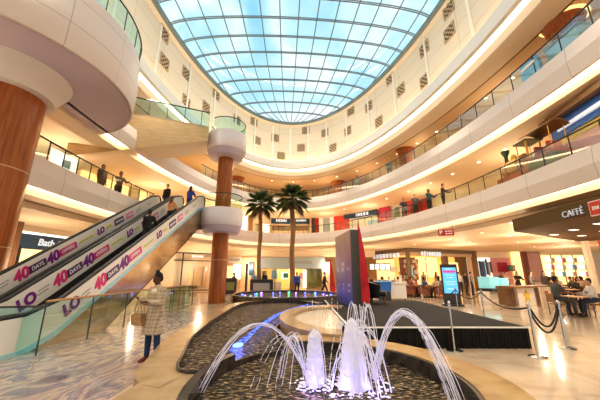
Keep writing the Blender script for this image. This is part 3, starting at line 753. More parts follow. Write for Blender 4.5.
# ------------------------------------------------------------------ advertising tower on the stage
def tower_mat():
    m = M('tower_print', rough=.35); N, L, b = nt(m); tc = N.new('ShaderNodeTexCoord'); sp = N.new('ShaderNodeSeparateXYZ'); L.new(tc.outputs['Object'], sp.inputs[0])
    mr = N.new('ShaderNodeMapRange'); mr.inputs[1].default_value = 0; mr.inputs[2].default_value = 2.75; L.new(sp.outputs['Z'], mr.inputs[0])
    r = ramp(N, L, mr.outputs[0], [(0,(.045,.05,.26)),(.3,(.10,.055,.26)),(.6,(.16,.07,.19)),(1,(.30,.19,.15))]); L.new(r.outputs[0], b.inputs['Base Color']); return m
T0, T1 = V((1.90,10.8,SZ)), V((1.64,13.35,SZ)); TH = 2.80
d_ = (T1-T0).normalized(); n_ = V((d_.y,-d_.x,0)).normalized()   # n_ points to +x side
if n_.x < 0: n_ = -n_
t = empty('advertising_tower', T0, 'tall dark blue and purple printed advertising tower standing on the stage', 'advertising tower')
MB().slab([T0+n_*.02, T1+n_*.02, T1+n_*.02+V((0,0,TH)), T0+n_*.02+V((0,0,TH))], n_*.36).build('box', M('grey_side', (.10,.105,.10), .6), t)
for i in range(3):
    a, c = T0+(T1-T0)*(i/3+.004), T0+(T1-T0)*((i+1)/3-.004)
    MB().slab([a, c, c+V((0,0,TH)), a+V((0,0,TH))], n_*.03).build('printed_panel', tower_mat() if i == 0 else bpy.data.materials['tower_print'], t)
fm = lambda f, z: frame(T0+(T1-T0)*f - n_*.006 + V((0,0,z)), -d_, (0,0,1))
Mc('print_white', (.50,.47,.58), .5)
for f, z, w_, h_, k_ in ((.17,1.35,.34,.10,3),(.17,.75,.32,.12,4),(.17,.55,.30,.10,4),(.5,1.55,.42,.16,3),(.5,1.32,.42,.16,3),(.5,.75,.30,.10,4),(.5,.6,.22,.08,3),(.83,1.3,.3,.10,4),(.83,.7,.2,.06,3)):
    bars(MB(), fm(f, z), w_, h_, k_, int(f*100+z*10)).build('print_lettering', K['print_white'], t)
# ------------------------------------------------------------------ red feather flags
K['flag'] = noise_mat('red_flag_cloth', [(.3,(.42,.012,.02)),(.7,(.66,.03,.04))], 2, .7, 3)
def feather(p, h, wd, label, sgn=1):
    p = V(p); t = empty('feather_flag', p, label, 'flag', 'red feather flags')
    MB().tube([p, p+V((0,0,h*.5)), p+V((0,0,h*.85)), p+V((.02*sgn,0,h))], [.018,.016,.012,.008], 6).build('pole', K['dark'], t, True)
    b = MB(); n = 20; A, B = [], []
    for i in range(n+1):
        u = i/n; w_ = wd*(1-u)**.6*(1 if u > .06 else .85); z = .06*h+u*h*.93; y = .05*math.sin(u*9)
        A.append(b.bm.verts.new(p+V((.02*sgn,y*.3,z)))); B.append(b.bm.verts.new(p+V((sgn*(.02+w_),y,z-.05*w_))))
    for i in range(n): b.bm.faces.new((A[i],B[i],B[i+1],A[i+1]))
    b.build('sail', K['flag'], t, True)
    MB().lathe([(0,.04),(.16,.04),(.18,0)], p, 20).build('base', K['dark'], t)
    return t
feather((2.16,10.62,SZ), 3.05, .34, 'tall red feather flag beside the dark tower on the stage')
feather((2.35,23.2,0), 2.75, .42, 'slim red feather flag beyond the far basin, by the walking person in black')
# low black armchair behind the tower
def tub_chair_mesh(): pass
# ================================================================== PALMS
K['trunk'] = noise_mat('palm_trunk', [(.3,(.16,.08,.04)),(.6,(.36,.20,.10)),(.8,(.48,.29,.15))], 6, .8, 4, stretch=(1,1,5), bump=.4)
K['frond'] = noise_mat('palm_leaf', [(.3,(.035,.06,.022)),(.7,(.16,.21,.08))], 4, .5, 3)
K['frond_dry'] = noise_mat('palm_leaf_dry', [(.3,(.10,.085,.03)),(.7,(.22,.18,.07))], 4, .6, 3)
def palm(p, h, r, label, seed):
    rr = random.Random(seed); p = V(p); t = empty('palm_tree', p, label, 'palm tree', 'palms behind the fountain')
    b = MB(); n = 60
    b.tube([p+V((.04*math.sin(i*.2),0,h*i/n)) for i in range(n+1)], [r*(1.25-.3*min(1,i/12))*(1.07 if i%2 else .96) for i in range(n+1)], 12).build('trunk', K['trunk'], t, True)
    top = p+V((0,0,h))
    for i in range(40):
        a = i*2.39996; el = R(84-132*(i/39.0)**.95); L_ = rr.uniform(1.25,1.6)
        d = V((math.cos(a)*math.cos(el), math.sin(a)*math.cos(el), math.sin(el)))
        b = MB(); sd = d.cross(V((0,0,1)))
        if sd.length < .1: sd = V((1,0,0))
        sd.normalize(); up = sd.cross(d)
        root = top+d*.08; mid = root+d*L_*.28; b.tube([top+V((0,0,-.05)), mid], [.018,.010], 4)
        for k in range(11):         # fan of stiff blades
            f = (k-5)/5.0; dr = (d*math.cos(f*.62)+sd*math.sin(f*.62)).normalized(); l = L_*.86*(1-.25*abs(f))
            tip = mid+dr*l+V((0,0,-.20*l*l*(1.2-el*.5))); m_ = mid+dr*l*.5+up*.02; w_ = dr.cross(up).normalized()*.038
            b.face([mid-w_*.3, m_-w_, tip, m_+w_, mid+w_*.3])
        b.build('frond', K['frond_dry'] if i > 34 else K['frond'], t)
palm((-.62,23.4,0), 7.75, .21, 'taller right-hand palm with bushy dark crown behind the far basin', 4)
palm((-3.55,25.3,0), 7.75, .185, 'left-hand slimmer palm behind the far basin, beside the slim column', 9)
# ================================================================== STANCHIONS AND ROPES
pm = {}
def stanchion(p, label, h=1.0):
    if not pm:
        b = MB().lathe([(0,0),(.17,0),(.17,.012),(.12,.03),(.03,.05),(0,.05)], (0,0,0), 28); pm['base'] = b.mesh('base'); 
        b = MB().lathe([(.024,.04),(.024,.95)], (0,0,0), 14); pm['post'] = b.mesh('post')
        b = MB().lathe([(0,.92),(.036,.92),(.036,.965),(.02,.97),(.034,.985),(.036,1.01),(.02,1.035),(0,1.04)], (0,0,0), 16); pm['finial'] = b.mesh('finial')
        for m in pm.values(): m.materials.append(K['steel']); m.polygons.foreach_set('use_smooth', [True]*len(m.polygons)); m.set_sharp_from_angle(angle=R(40))
    t = empty('stanchion', p, label, 'barrier post', 'steel rope barrier posts')
    for k_, m in pm.items():
        o = bpy.data.objects.new(k_, m); C.objects.link(o); o.parent = t
def rope(a, c, sag, label, r=.02):
    a, c = V(a)+V((0,0,.94)), V(c)+V((0,0,.94)); n = 24
    d = (c-a).normalized(); a += d*.035; c -= d*.035
    pts = [a.lerp(c, i/n)-V((0,0,sag*(1-((2*i/n-1)**2)))) for i in range(n+1)]
    tag(MB().tube(pts, r, 8).build('barrier_rope', K['dkfabric'], None, True), label, 'rope', 'black barrier ropes', 'thing')
SP = [(4.82,6.38),(6.02,7.05),(6.9,11.4),(6.82,13.1),(7.7,16.6),(7.15,17.6),(6.75,19.3)]
SL_ = ['steel barrier post nearest the stage front corner','steel barrier post beside the nearest one, in front of the cafe','steel barrier post behind the middle of the stage side','steel barrier post beside the lit digital kiosk','steel barrier post left of the digital kiosk','second steel barrier post left of the digital kiosk','farthest steel barrier post, before the tub chairs']
SP = [V((x,y,0)) for x, y in SP]
for p, l in zip(SP, SL_): stanchion(p, l)
stanchion(V((3.38,6.85,0)), 'steel barrier post at the stage front beside the fountain rim')
rope(SP[0], SP[1], .42, 'black rope sagging deep between the two nearest posts'); rope(SP[0]+V((0,0,-.12)), SP[1]+V((0,0,-.12)), .42, 'lower black rope between the two nearest posts')
rope(SP[0], SP[2], .22, 'black rope running back from the nearest post along the stage side'); rope(SP[2], SP[3], .3, 'black rope right of the digital kiosk')
rope(SP[3], SP[4], .3, 'black rope in front of the digital kiosk'); rope(SP[4], SP[5], .2, 'short black rope left of the digital kiosk'); rope(SP[5], SP[6], .25, 'black rope between the two farthest posts')
# ================================================================== SHOPS
def wf(p0, p1, f, z, d=0):
    p0, p1 = V((*p0,0)), V((*p1,0)); x = (p1-p0).normalized(); n_ = V((x.y,-x.x,0))
    return frame(p0+(p1-p0)*f+n_*d+V((0,0,z)), x, (0,0,1))
def hit(p0, p1, px, py, d=0):
    p0, p1 = V(p0), V(p1); e = p1-p0; r = ray(px, py); a = V((r.x, r.y))
    det = a.x*(-e.y)-a.y*(-e.x); s = (p0.x*(-e.y)-p0.y*(-e.x))/det; f = (a.x*p0.y-a.y*p0.x)/det
    return f, EYE+r.z*s
def rect(par, nm, wall, x0, x1, y0, y1, mat, d=.02, th=.04):
    """flat panel on a straight shop wall, sized from the photograph"""
    ym = (y0+y1)/2; f0, f1 = hit(*wall, x0, ym)[0], hit(*wall, x1, ym)[0]; xm = (x0+x1)/2
    z1, z0 = hit(*wall, xm, y0)[1], hit(*wall, xm, y1)[1]; L_ = (V(wall[1])-V(wall[0])).length
    return MB().box((0,0,0), (abs(f1-f0)*L_, z1-z0, th), Mx=wf(*wall, (f0+f1)/2, (z0+z1)/2, d)).build(nm, K[mat] if isinstance(mat, str) else mat, par)
def rect_m(wall, x0, x1, y0, y1, d=.05):
    ym = (y0+y1)/2; f0, f1 = hit(*wall, x0, ym)[0], hit(*wall, x1, ym)[0]; xm = (x0+x1)/2; z1, z0 = hit(*wall, xm, y0)[1], hit(*wall, xm, y1)[1]
    return wf(*wall, (f0+f1)/2, (z0+z1)/2, d), abs(f1-f0)*(V(wall[1])-V(wall[0])).length, z1-z0
def Ms(name, col, es=.5, rough=.6):
    if name not in K: K[name] = M(name, col, rough, emit=col, es=es)
    return K[name]
Ms('warm_glow', (1,.72,.34), .95); Ms('amber_glow', (.95,.58,.18), .6); Ms('white_glow', (1,.95,.85), 1.0); Ms('sign_white', (.72,.84,1), .35); Ms('cyan_glow', (.25,.62,.68), .45)  # self-glow put into shop walls and panels in place of shop lighting
Ms('letter_white', (.80,.86,.95), .12); Mc('navy', (.025,.065,.12), .4); Mc('brown', (.24,.13,.06), .45); Mc('bronze', (.20,.13,.065), .4); Mc('canopy_brown', (.15,.095,.045), .85, spec=.15); Mc('red', (.62,.05,.03), .5); Mc('crimson', (.42,.02,.06), .5); Mc('olive', (.22,.22,.08), .6); Mc('pink', (.75,.32,.36), .5); Mc('mauve', (.62,.38,.36), .5)
Mc('green', (.05,.35,.2), .5); Mc('blue', (.03,.16,.55), .4); Mc('skyblue', (.25,.5,.75), .5); Mc('peach', (.80,.52,.33), .5); Mc('tanpanel', (.68,.50,.30), .5); Mc('greyp', (.35,.35,.36), .5); Mc('silverblue', (.40,.48,.52), .3); Mc('mahogany', (.20,.055,.03), .45); Mc('yellow', (.85,.62,.05), .5)
def solid_wall(nm, p0, p1, z0, z1, mat, d=0):
    L_ = (V(p1)-V(p0)).length
    return struct(nm, MB().box((0,0,0), (L_, z1-z0, .12), Mx=wf(p0, p1, .5, (z0+z1)/2, d-.06)), K[mat])
# ---- ground floor, centre
WC = ((-13,31.6),(8.2,31.6))
solid_wall('wall_back', WC[0], WC[1], 3.35, 4.05, 'cream')
solid_wall('wall_back_store', (-13,36), (8.2,36), 0, 4.05, 'tan')
t = empty('storefront', (-1.4,31.5,0), 'wide centre storefront behind the palms with pale silver header and lit window', 'shop front', 'ground floor shop fronts')
rect(t, 'header', WC, 258, 325, 257.5, 268.5, 'silverblue', .08, .1)
rect(t, 'window_glass', WC, 258, 322, 269, 289.5, 'shopglass', .02, .02)
for x in (258, 275, 291, 307, 322): rect(t, 'mullion', WC, x-.5, x+.5, 268.5, 290, 'bronze', .04, .06)
rect(t, 'back_panel', WC, 258, 308, 269, 290, 'amber_glow', -1.6); rect(t, 'olive_curtain', WC, 308, 322, 268.5, 287, 'olive', -.3); rect(t, 'side_panel', WC, 322, 331, 262, 290, 'peach', .06)
for i, (x0, x1, y0, y1, m) in enumerate(((266,272,280,288,'crimson'),(273,281,282,289,'white'),(281,287,272,279,'white_glow'),(283,288,273,278,'green'),(271,277,270,279,'skyblue'),(299,305,273,279,'pink'),(297,303,280,288,'white'),(262,266,271,283,'olive'),(303,307,270,288,'white_glow'))):
    rect(t, 'window_display', WC, x0, x1, y0, y1, m, -.8+.08*i, .3)
b = MB(); b.add(bars(MB(), rect_m(WC, 293, 313, 261, 264, .14)[0], 1.9, .32, 8, 2).mesh('x')); b.build('header_lettering', K['greyp'], t)
t = empty('storefront', (-6.6,31.5,0), 'narrow peach shop front with a white lit poster right of the slim column', 'shop front', 'ground floor shop fronts')
rect(t, 'peach_pier', WC, 241, 258, 257.5, 290, 'peach', .1, .2); rect(t, 'lit_poster', WC, 233.5, 241, 264, 279, 'white_glow', .12); rect(t, 'back_panel', WC, 222, 241, 257.5, 290, 'tanpanel', .0, .1); rect(t, 'lit_window', WC, 227, 232.5, 266, 291, 'warm_glow', .06)
m_, w_, h_ = rect_m(WC, 229, 242, 257.5, 262.5, .15); MB().box((0,0,0), (w_,h_*1.2,.05), Mx=m_).build('sign_board', K['white'], t); bars(MB(), wf(*WC, hit(*WC, 235.5, 260)[0], hit(*WC, 235.5, 260)[1], .19), w_*.8, h_*.6, 7, 12, .03).build('sign_lettering', K['greyp'], t)
rect(t, 'dark_screen', WC, 249.5, 254.5, 262, 275, 'navy', .24, .06)
# ---- ground floor, left glass shop
WL = ((-13.2,24.6),(-7.6,28.9))
t = empty('storefront', (-10.2,26.9,0), 'gold-lit glass shop front with dark frame, seen under the escalators left of the slim column', 'shop front', 'ground floor shop fronts')
solid_wall('wall_left_back', (-15.2,27.2), (-9.6,31.5), 0, 4.05, 'tan')
rect(t, 'glass_panel', WL, 158, 213, 253, 291, 'shopglass', 0, .02)
for x in (181.5, 212.5): rect(t, 'mullion', WL, x-.6, x+.6, 253, 291.5, 'dark', .03, .08)
for y in (253, 260.5): rect(t, 'transom', WL, 160, 213, y-.5, y+.5, 'dark', .03, .08)
rect(t, 'lower_rail', WL, 160, 213, 290, 291.5, 'bronze', .03, .08)
rect(t, 'fascia_panel', WL, 156, 222, 246, 252.4, 'cream', .05, .1); rect(t, 'side_pier', WL, 213.5, 222, 252, 291.5, 'peach', .03, .1)
rect(t, 'back_panel', WL, 158, 213, 254, 290, 'warm_glow', -1.8)
for x0, x1, y0, y1, m in ((164,170,275,287,'white_glow'),(172,176,268,288,'tanpanel'),(186,193,271,285,'amber_glow'),(188,190,272,280,'brown'),(196,203,268,286,'tanpanel'),(206,209,266,287,'peach'),(184,200,286,289,'brown')):
    rect(t, 'window_display', WL, x0, x1, y0, y1, m, -.9, .35)
bars(MB(), rect_m(WL, 193, 202, 255, 258, .06)[0], 1.1, .2, 5, 9).build('sign_lettering', K['sign_white'], t)
# ---- ground floor, far left: the bath shop
tl = t_dir(42, 243, 5.15); mS = efr(tl, 4.6, 3.18)
t = empty('shop_sign', mS.translation.copy(), 'navy shop sign with glowing white name on the left wall behind the escalators', 'shop sign')
L_ = MB().box((.5,0,.0), (4.2,.72,.12), Mx=mS); L_.build('sign_board', K['navy'], t)
text_bm(MB(), 'Bath &', .36, mS @ Matrix.Translation((-.02,.0,.075)), .02, .1, .008).build('sign_lettering', K['sign_white'], t)
MB().box((.5,.42,.02), (4.2,.10,.16), Mx=mS).build('light_trough', K['white_glow'], t)
t = empty('storefront', efr(tl, 4.6, 0).translation, 'warm lit shop front with wooden pier below the navy sign at far left', 'shop front', 'ground floor shop fronts')
MB().box((.6,-1.75,-.02), (4.0,2.75,.06), Mx=mS).build('lit_interior', K['warm_glow'], t)
MB().box((-1.95,-.1,.1), (.5,6.0,.25), Mx=mS @ Matrix.Translation((0,-.2,0))).build('wooden_pier', K['dkwood'], t)
MB().box((-1.5,-1.7,.08), (.08,2.9,.1), Mx=mS).build('mullion', K['dark'], t)
# ---- ground floor, restaurant on the right of centre
RA, RB, RC = (7.9,35.4), (10.6,28.5), (19.6,32.7)
W1, W2 = (RA,RB), (RB,RC)
t = empty('restaurant_front', (*RB,0), 'wide open restaurant front with bronze frame and glowing white names, right of the stage', 'restaurant front')
for w_ in (W1, W2):
    L_ = (V(w_[1])-V(w_[0])).length
    MB().box((0,0,0), (L_,.34,.3), Mx=wf(*w_, .5, 3.86, 0)).build('top_beam', K['bronze'], t)
    MB().box((0,0,0), (L_,.30,.1), Mx=wf(*w_, .5, 3.52, -.1)).build('lit_band', K['tanpanel'], t)
MB().box((RB[0],RB[1],2.0), (.3,.3,4.0), R(25)).build('corner_post', K['bronze'], t); MB().box((RC[0],RC[1],2.0), (.42,.42,4.0), R(25)).build('end_post', K['brown'], t); MB().box((RA[0],RA[1],2.0), (.3,.3,4.0), R(25)).build('end_post', K['bronze'], t)
bars(MB(), rect_m(W1, 378, 397, 254, 258, .2)[0], 4.6, .5, 8, 21, .05).build('sign_lettering', K['sign_white'], t)
bars(MB(), rect_m(W2, 421, 438, 252, 256, .2)[0], 2.9, .46, 8, 22, .05).build('sign_lettering', K['sign_white'], t)
rect(t, 'back_panel', W1, 362, 409, 258, 289, 'warm_glow', -2.2); rect(t, 'back_panel', W2, 411, 474, 255, 288, 'amber_glow', -2.2)
rect(t, 'lit_panel', W1, 392, 401, 258, 279, 'amber_glow', -.9, .1); rect(t, 'counter_front', W1, 366, 400, 280, 290, 'mahogany', -.5, .6)
rect(t, 'white_board', W1, 390, 396, 267, 272, 'white', -.1, .03); rect(t, 'inner_pier', W2, 450, 455, 253, 288, 'brown', -.8, .3); rect(t, 'lit_panel', W2, 434, 447, 257, 277, 'warm_glow', -1.2); rect(t, 'lit_panel', W2, 457, 472, 262, 284, 'warm_glow', -1.6, .1)
rect(t, 'cyan_screen', W1, 404, 408, 268, 279, 'cyan_glow', -.6)
for i, x in enumerate((366.5, 371.5, 377, 382)):
    e = empty('menu_board', rect_m(W1, x, x+4, 264, 270, -.5)[0].translation, 'lit menu board in the restaurant, %s from the left in its row' % ORD[i], 'menu board', 'menu boards over the restaurant counter')
    rect(e, 'board_frame', W1, x-.3, x+4.1, 263.2, 270.2, 'dark', -.56, .05); rect(e, 'lit_face', W1, x, x+3.8, 264, 269.5, 'white_glow', -.52, .04)
# bottle shelves
t = empty('bottle_shelf', rect_m(W2, 422, 434, 258, 283, -1)[0].translation-V((0,0,1.9)), 'tall mahogany shelf unit with pale jars on the restaurant wall', 'shelf')
rect(t, 'backboard', W2, 410, 434, 257, 285, 'mahogany', -1.3, .06)
for x in (410, 416, 428, 434): rect(t, 'upright', W2, x-.5, x+.5, 257, 285, 'mahogany', -1.1, .36)
ys = (263.5, 269.0, 274.5, 280)
for y in ys: rect(t, 'shelf', W2, 410, 434, y-.35, y+.35, 'brown', -1.1, .4)
jb = MB().lathe([(0,0),(.13,0),(.17,.12),(.16,.28),(.08,.36),(.10,.42),(0,.42)], (0,0,0), 12).mesh('jar'); jb.polygons.foreach_set('use_smooth', [True]*len(jb.polygons))
Mc('jar_cream', (.80,.66,.48), .4); Mc('jar_red', (.45,.10,.05), .4)
jr = jb.copy(); jb.materials.append(K['jar_cream']); jr.materials.append(K['jar_red'])
for r_, y in enumerate(ys):
    for c_, x in enumerate((412, 414.3, 418, 420.4, 422.8, 425.2, 430, 432.3)):
        m_ = rect_m(W2, x-1, x+1, y-2, y-.35, -1.0)[0]; z = hit(*W2, x, y-.35)[1]
        o = bpy.data.objects.new('jar', jr if (r_+c_) % 3 == 2 else jb); C.objects.link(o); o.location = (m_.translation.x, m_.translation.y, z+.03)
        tag(o, '%s jar on the %s shelf of the restaurant wall, %s from the left' % ('red' if (r_+c_) % 3 == 2 else 'cream', ('top','second','third','lowest')[r_], ORD[c_]), 'jar', 'jars on the restaurant shelves', 'thing')
# ---- far right back wall
WR = ((19.8,34.5),(46,32.5))
solid_wall('wall_right_back', WR[0], WR[1], 0, 4.05, 'cream')
solid_wall('wall_restaurant_back', (8,38.5), (22,38.5), 0, 4.05, 'tan')
def wall_thing(nm, wall, x0, x1, y0, y1, mat, label, cat, d=.06, th=.1, group=None, framemat=None):
    m_ = rect_m(wall, x0, x1, y0, y1, d)
    t = empty(nm, m_[0].translation, label, cat, group)
    rect(t, 'panel', wall, x0, x1, y0, y1, mat, d, th)
    if framemat: rect(t, 'frame', wall, x0-.5, x1+.5, y0-.5, y1+.5, framemat, d-.05, th)
    return t
wall_thing('pink_poster', WR, 527, 540, 253, 281, 'mauve', 'large pink poster panel with wooden edge on the far right wall', 'poster', .2, .1, None, 'brown')
wall_thing('wood_pier', WR, 522, 527, 252, 288, 'mahogany', 'dark wooden pier left of the large pink poster', 'pier', .3, .4)
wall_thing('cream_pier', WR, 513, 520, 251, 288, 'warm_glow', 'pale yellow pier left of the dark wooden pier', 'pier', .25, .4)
t = wall_thing('shop_wall', WR, 492, 511, 258, 284, 'pink', 'pale pink shop wall with a red square sign, behind the display counter', 'shop wall', .08, .1)
rect(t, 'red_square', WR, 496.5, 506.5, 262.5, 272, 'crimson', .2, .05)
t = wall_thing('screen', WR, 503, 509.5, 265.5, 271, 'dark', 'small green lit screen hanging before the pink shop wall', 'screen', 1.0, .1); rect(t, 'lit_face', WR, 503.6, 506.4, 266.3, 270.2, 'green', 1.08, .05); rect(t, 'lit_face', WR, 506.8, 509, 266.3, 270.2, 'pink', 1.08, .05)
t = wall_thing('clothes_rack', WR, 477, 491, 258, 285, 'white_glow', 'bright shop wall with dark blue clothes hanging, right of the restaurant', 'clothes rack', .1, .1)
rr_ = random.Random(5)
for i in range(6):
    x = 478.3+i*2.1; rect(t, 'hanging_garment', WR, x, x+1.3, 259+rr_.random()*3, 272+rr_.random()*6, ('navy','dark','blue','navy','mauve','navy')[i], .3, .2)
for i, (x0, x1) in enumerate(((543,552),(554,563),(565,574),(576,586))):
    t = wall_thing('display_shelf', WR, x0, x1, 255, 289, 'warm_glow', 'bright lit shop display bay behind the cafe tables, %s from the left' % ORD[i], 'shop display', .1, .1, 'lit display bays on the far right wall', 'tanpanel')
    for j, y in enumerate((263, 270, 277)): rect(t, 'shelf', WR, x0, x1, y-.3, y+.3, 'white', .35, .5)
    for j in range(3):
        rect(t, 'lit_picture', WR, x0+1.2+j*.3, x0+5+j*.8, 257+7*j, 261.8+7*j, 'white_glow', .3, .1)
        rect(t, 'display_item', WR, x1-3-rr_.random()*1.5, x1-1, 258+7*j, 262.4+7*j, ('peach','pink','tanpanel','skyblue')[(i+j)%4], .4, .3)
# ---- display counter with lit glass case and the service counter
def facing(px0, px1, z, Yd):
    a, c = at_y(px0, 290, Yd), at_y(px1, 290, Yd); return (V((a.x,a.y)), V((c.x,c.y)))
p = at_z(484, 301, 0); q = at_z(505, 299, 0)
t = empty('display_counter', (p+q)/2, 'glass display counter glowing cyan behind the barrier ropes', 'display counter')
WD = ((p.x,p.y),(q.x,q.y))
rect(t, 'lit_case', WD, 484, 494, 277, 288, 'cyan_glow', 0, .7); rect(t, 'lit_case', WD, 495, 503, 278, 288, 'cyan_glow', 0, .7); rect(t, 'worktop', WD, 483, 505, 288, 290.5, 'dark', .1, 1.0); rect(t, 'front_panel', WD, 484, 504, 290.5, 300, 'white', 0, .7); rect(t, 'glass_top', WD, 483.5, 504, 276, 277, 'shopglass', 0, .8)
p = at_z(503, 306, 0); q = at_z(543, 303, 0); WS = ((p.x,p.y),(q.x,q.y))
t = empty('service_counter', (p+q)/2, 'wooden slatted service counter with a white panel bearing a yellow star', 'service counter')
rect(t, 'worktop', WS, 502, 546, 285.5, 287.5, 'brown', .1, .9); rect(t, 'white_panel', WS, 511, 528, 288, 305, 'white', .05, .6)
for i in range(4): rect(t, 'slat', WS, 503+i*2, 504.2+i*2, 288, 305, 'brown', 0, .5)
for i in range(5): rect(t, 'slat', WS, 530+i*2.6, 531.6+i*2.6, 288, 304, 'brown', 0, .5)
m_, w_, h_ = rect_m(WS, 516, 523, 292, 299, .37); b = MB()
b.slab([m_ @ V((w_*.55*(1 if i%2 == 0 else .42)*math.sin(i*PI/5), w_*.55*(1 if i%2 == 0 else .42)*math.cos(i*PI/5), 0)) for i in range(10)], (m_.to_3x3() @ V((0,0,.02)))); b.build('yellow_star', K['yellow'], t)
p = at_z(541, 309, 0); q = at_z(556, 309, 0); WP = ((p.x,p.y),(q.x,q.y))
t = empty('menu_stand', (p+q)/2, 'white low cafe board with a small red mark, left of the seated man in grey', 'cafe board')
rect(t, 'board', WP, 541, 556, 287, 309.3, 'cream', 0, .08); rect(t, 'red_mark', WP, 544, 547, 291, 293.5, 'red', .05, .03); rect(t, 'red_mark', WP, 546, 549, 298, 299.5, 'red', .05, .03)
# ---- cafe canopy
ZC = 3.35
CP = [(9.05,12.0),(15.6,16.0),(19.5,9.0),(8.72,7.6)]
t = empty('cafe_canopy', (12.5,11.5,ZC), 'big brown cafe canopy with white lettering at right, lit from below', 'cafe canopy')
MB().prism(CP, ZC, ZC+.5).build('body', K['canopy_brown'], t)
cw = (CP[0], CP[3]); m_ = wf(*cw, hit(*cw, 573.5, 213)[0], hit(*cw, 573.5, 213)[1], .03)
text_bm(MB(), 'CAFFÈ', .225, m_ @ Matrix.Translation((-.025,-.012,-.012)), .02, 0, .004).build('lettering_backing', K['navy'], t); text_bm(MB(), 'CAFFÈ', .215, m_, .02, 0, -.004).build('sign_lettering', K['letter_white'], t)
m_ = wf(*cw, hit(*cw, 598.5, 207)[0], hit(*cw, 598.5, 207)[1]-.02, .04); MB().box((0,0,0), (.46,.44,.05), Mx=m_).build('square_border', K['white'], t); MB().box((0,0,.015), (.40,.38,.05), Mx=m_).build('red_square', K['red'], t); bars(MB(), m_ @ Matrix.Translation((0,0,.05)), .22, .12, 4, 8).build('square_lettering', K['white'], t)
for i in range(4):
    for j in range(3):
        q = V((10.6+i*1.6+j*.5, 10.0+j*1.5+i*.35, ZC-.01)); MB().box(q, (.34,.20,.02), R(20)).build('canopy_light', K['white_glow'], t)
p = at_z(588, 300, 0)
t = empty('red_kiosk', (15.9,14.6,0), 'red kiosk wall with cream corner post under the back of the canopy', 'kiosk')
MB().box((15.25,15.35,1.66), (.22,.22,3.3)).build('corner_post', K['cream'], t); MB().box((16.9,14.2,1.66), (3.0,.12,3.3), R(-35)).build('red_wall', K['red'], t)
for z in (1.2, 2.0): MB().box((16.6,14.25,z), (1.2,.25,.06), R(-35)).build('shelf', K['white'], t)
for i in range(4): MB().box((16.3+i*.18,14.36-i*.12,2.14), (.12,.12,.22), R(-35)).build('display_pack', K['white'], t)
# ---- hanging red sign with two-character number under the cove
m_, w_, h_ = None, 0, 0
e0 = at_y(446, 232.5, 16.4); fm_ = frame(e0, (1,-.35,0), (0,0,1))
t = empty('hanging_sign', e0, 'small dark red direction sign hanging under the lower gallery edge', 'hanging sign')
MB().box((0,0,0), (.82,.36,.05), Mx=fm_).build('board', K['crimson'], t); text_bm(MB(), 'P', .24, fm_ @ Matrix.Translation((-.27,0,.03)), .01, 0, .01).build('letter', K['white'], t)
b = MB(); bars(b, fm_ @ Matrix.Translation((.14,.07,.03)), .42, .08, 5, 1); bars(b, fm_ @ Matrix.Translation((.14,-.07,.03)), .36, .08, 4, 2); b.build('small_lettering', K['white'], t)
b = MB(); b.tube([fm_ @ V((-.35,.2,0)), fm_ @ V((-.35,.5,0))], .012, 5); b.build('hanger', K['dark'], t); b = MB(); b.tube([fm_ @ V((.35,.2,0)), fm_ @ V((.35,.5,0))], .012, 5); b.build('hanger', K['dark'], t)
# ---- digital kiosk
p = at_z(453, 306, 0); fm_ = frame(p, V((1,-.30,0)), (0,0,1))
t = empty('digital_kiosk', p, 'free standing digital kiosk with blue screen behind the barrier ropes', 'digital kiosk')
MB().box((0,1.05,0), (.80,2.1,.18), Mx=fm_, bev=.02).build('housing', K['dark'], t); MB().box((0,.05,0), (.95,.08,.5), Mx=fm_).build('foot', K['dark'], t)
Ms('screen_blue', (.10,.42,.80), .9); Ms('screen_pink', (.55,.08,.30), .6)
s_ = MB().box((0,1.28,.095), (.66,1.30,.012), Mx=fm_).build('screen', K['screen_blue'], t)
MB().box((0,1.72,.104), (.62,.12,.008), Mx=fm_).build('screen_band', K['screen_pink'], s_)
b = MB()
for i, (y, w_) in enumerate(((1.86,.3),(1.55,.45),(1.42,.3),(1.2,.5),(1.08,.4),(.85,.35))): bars(b, fm_ @ Matrix.Translation((0,y,.106)), w_, .05, 5, i)
b.build('screen_lettering', K['sign_white'], s_)
# ================================================================== LOWER GALLERY SHOPS
def gal(par, nm, x0, x1, y0, y1, mat, off=5.1, th=.08, seg=1):
    """curved-wall panel on the gallery wall, split along the oval"""
    ym = (y0+y1)/2; ta, tb = t_dir(x0, ym, off), t_dir(x1, ym, off); xm = (x0+x1)/2; tm = t_dir(xm, ym, off); p = E(tm, off); k = math.hypot(p.x,p.y)
    def zz(y): d = ray(xm, y); return EYE+d.z*k/math.hypot(d.x,d.y)
    z1, z0 = zz(y0), zz(y1); n = max(1, int(abs(ta-tb)/R(3)))
    b = MB(); sweep(b, [(off,z0),(off-th,z0),(off-th,z1),(off,z1)], n, tb, ta)
    return b.build(nm, K[mat] if isinstance(mat, str) else mat, par)
def gal_m(x0, x1, y0, y1, off):
    ym = (y0+y1)/2; xm = (x0+x1)/2; tm = t_dir(xm, ym, off); p = E(tm, off); k = math.hypot(p.x,p.y); d = ray(xm, ym)
    w_ = (E(t_dir(x0,ym,off),off)-E(t_dir(x1,ym,off),off)).length; return efr(tm, off, EYE+d.z*k/math.hypot(d.x,d.y)), w_
t = empty('gallery_shop', gal_m(258,327,215,240,5.1)[0].translation, 'gallery shop with navy sign board behind the palm crowns', 'gallery shop', 'shops on the lower gallery')
gal(t, 'interior_panel', 256, 312, 224.5, 242, 'tanpanel', 5.1); gal(t, 'sign_board', 271, 309, 217, 224, 'navy', 5.0, .12); gal(t, 'lit_shelf', 272, 308, 226, 231, 'brown', 5.0, .1); gal(t, 'lit_shelf', 272, 310, 231, 234, 'peach', 4.95, .12)
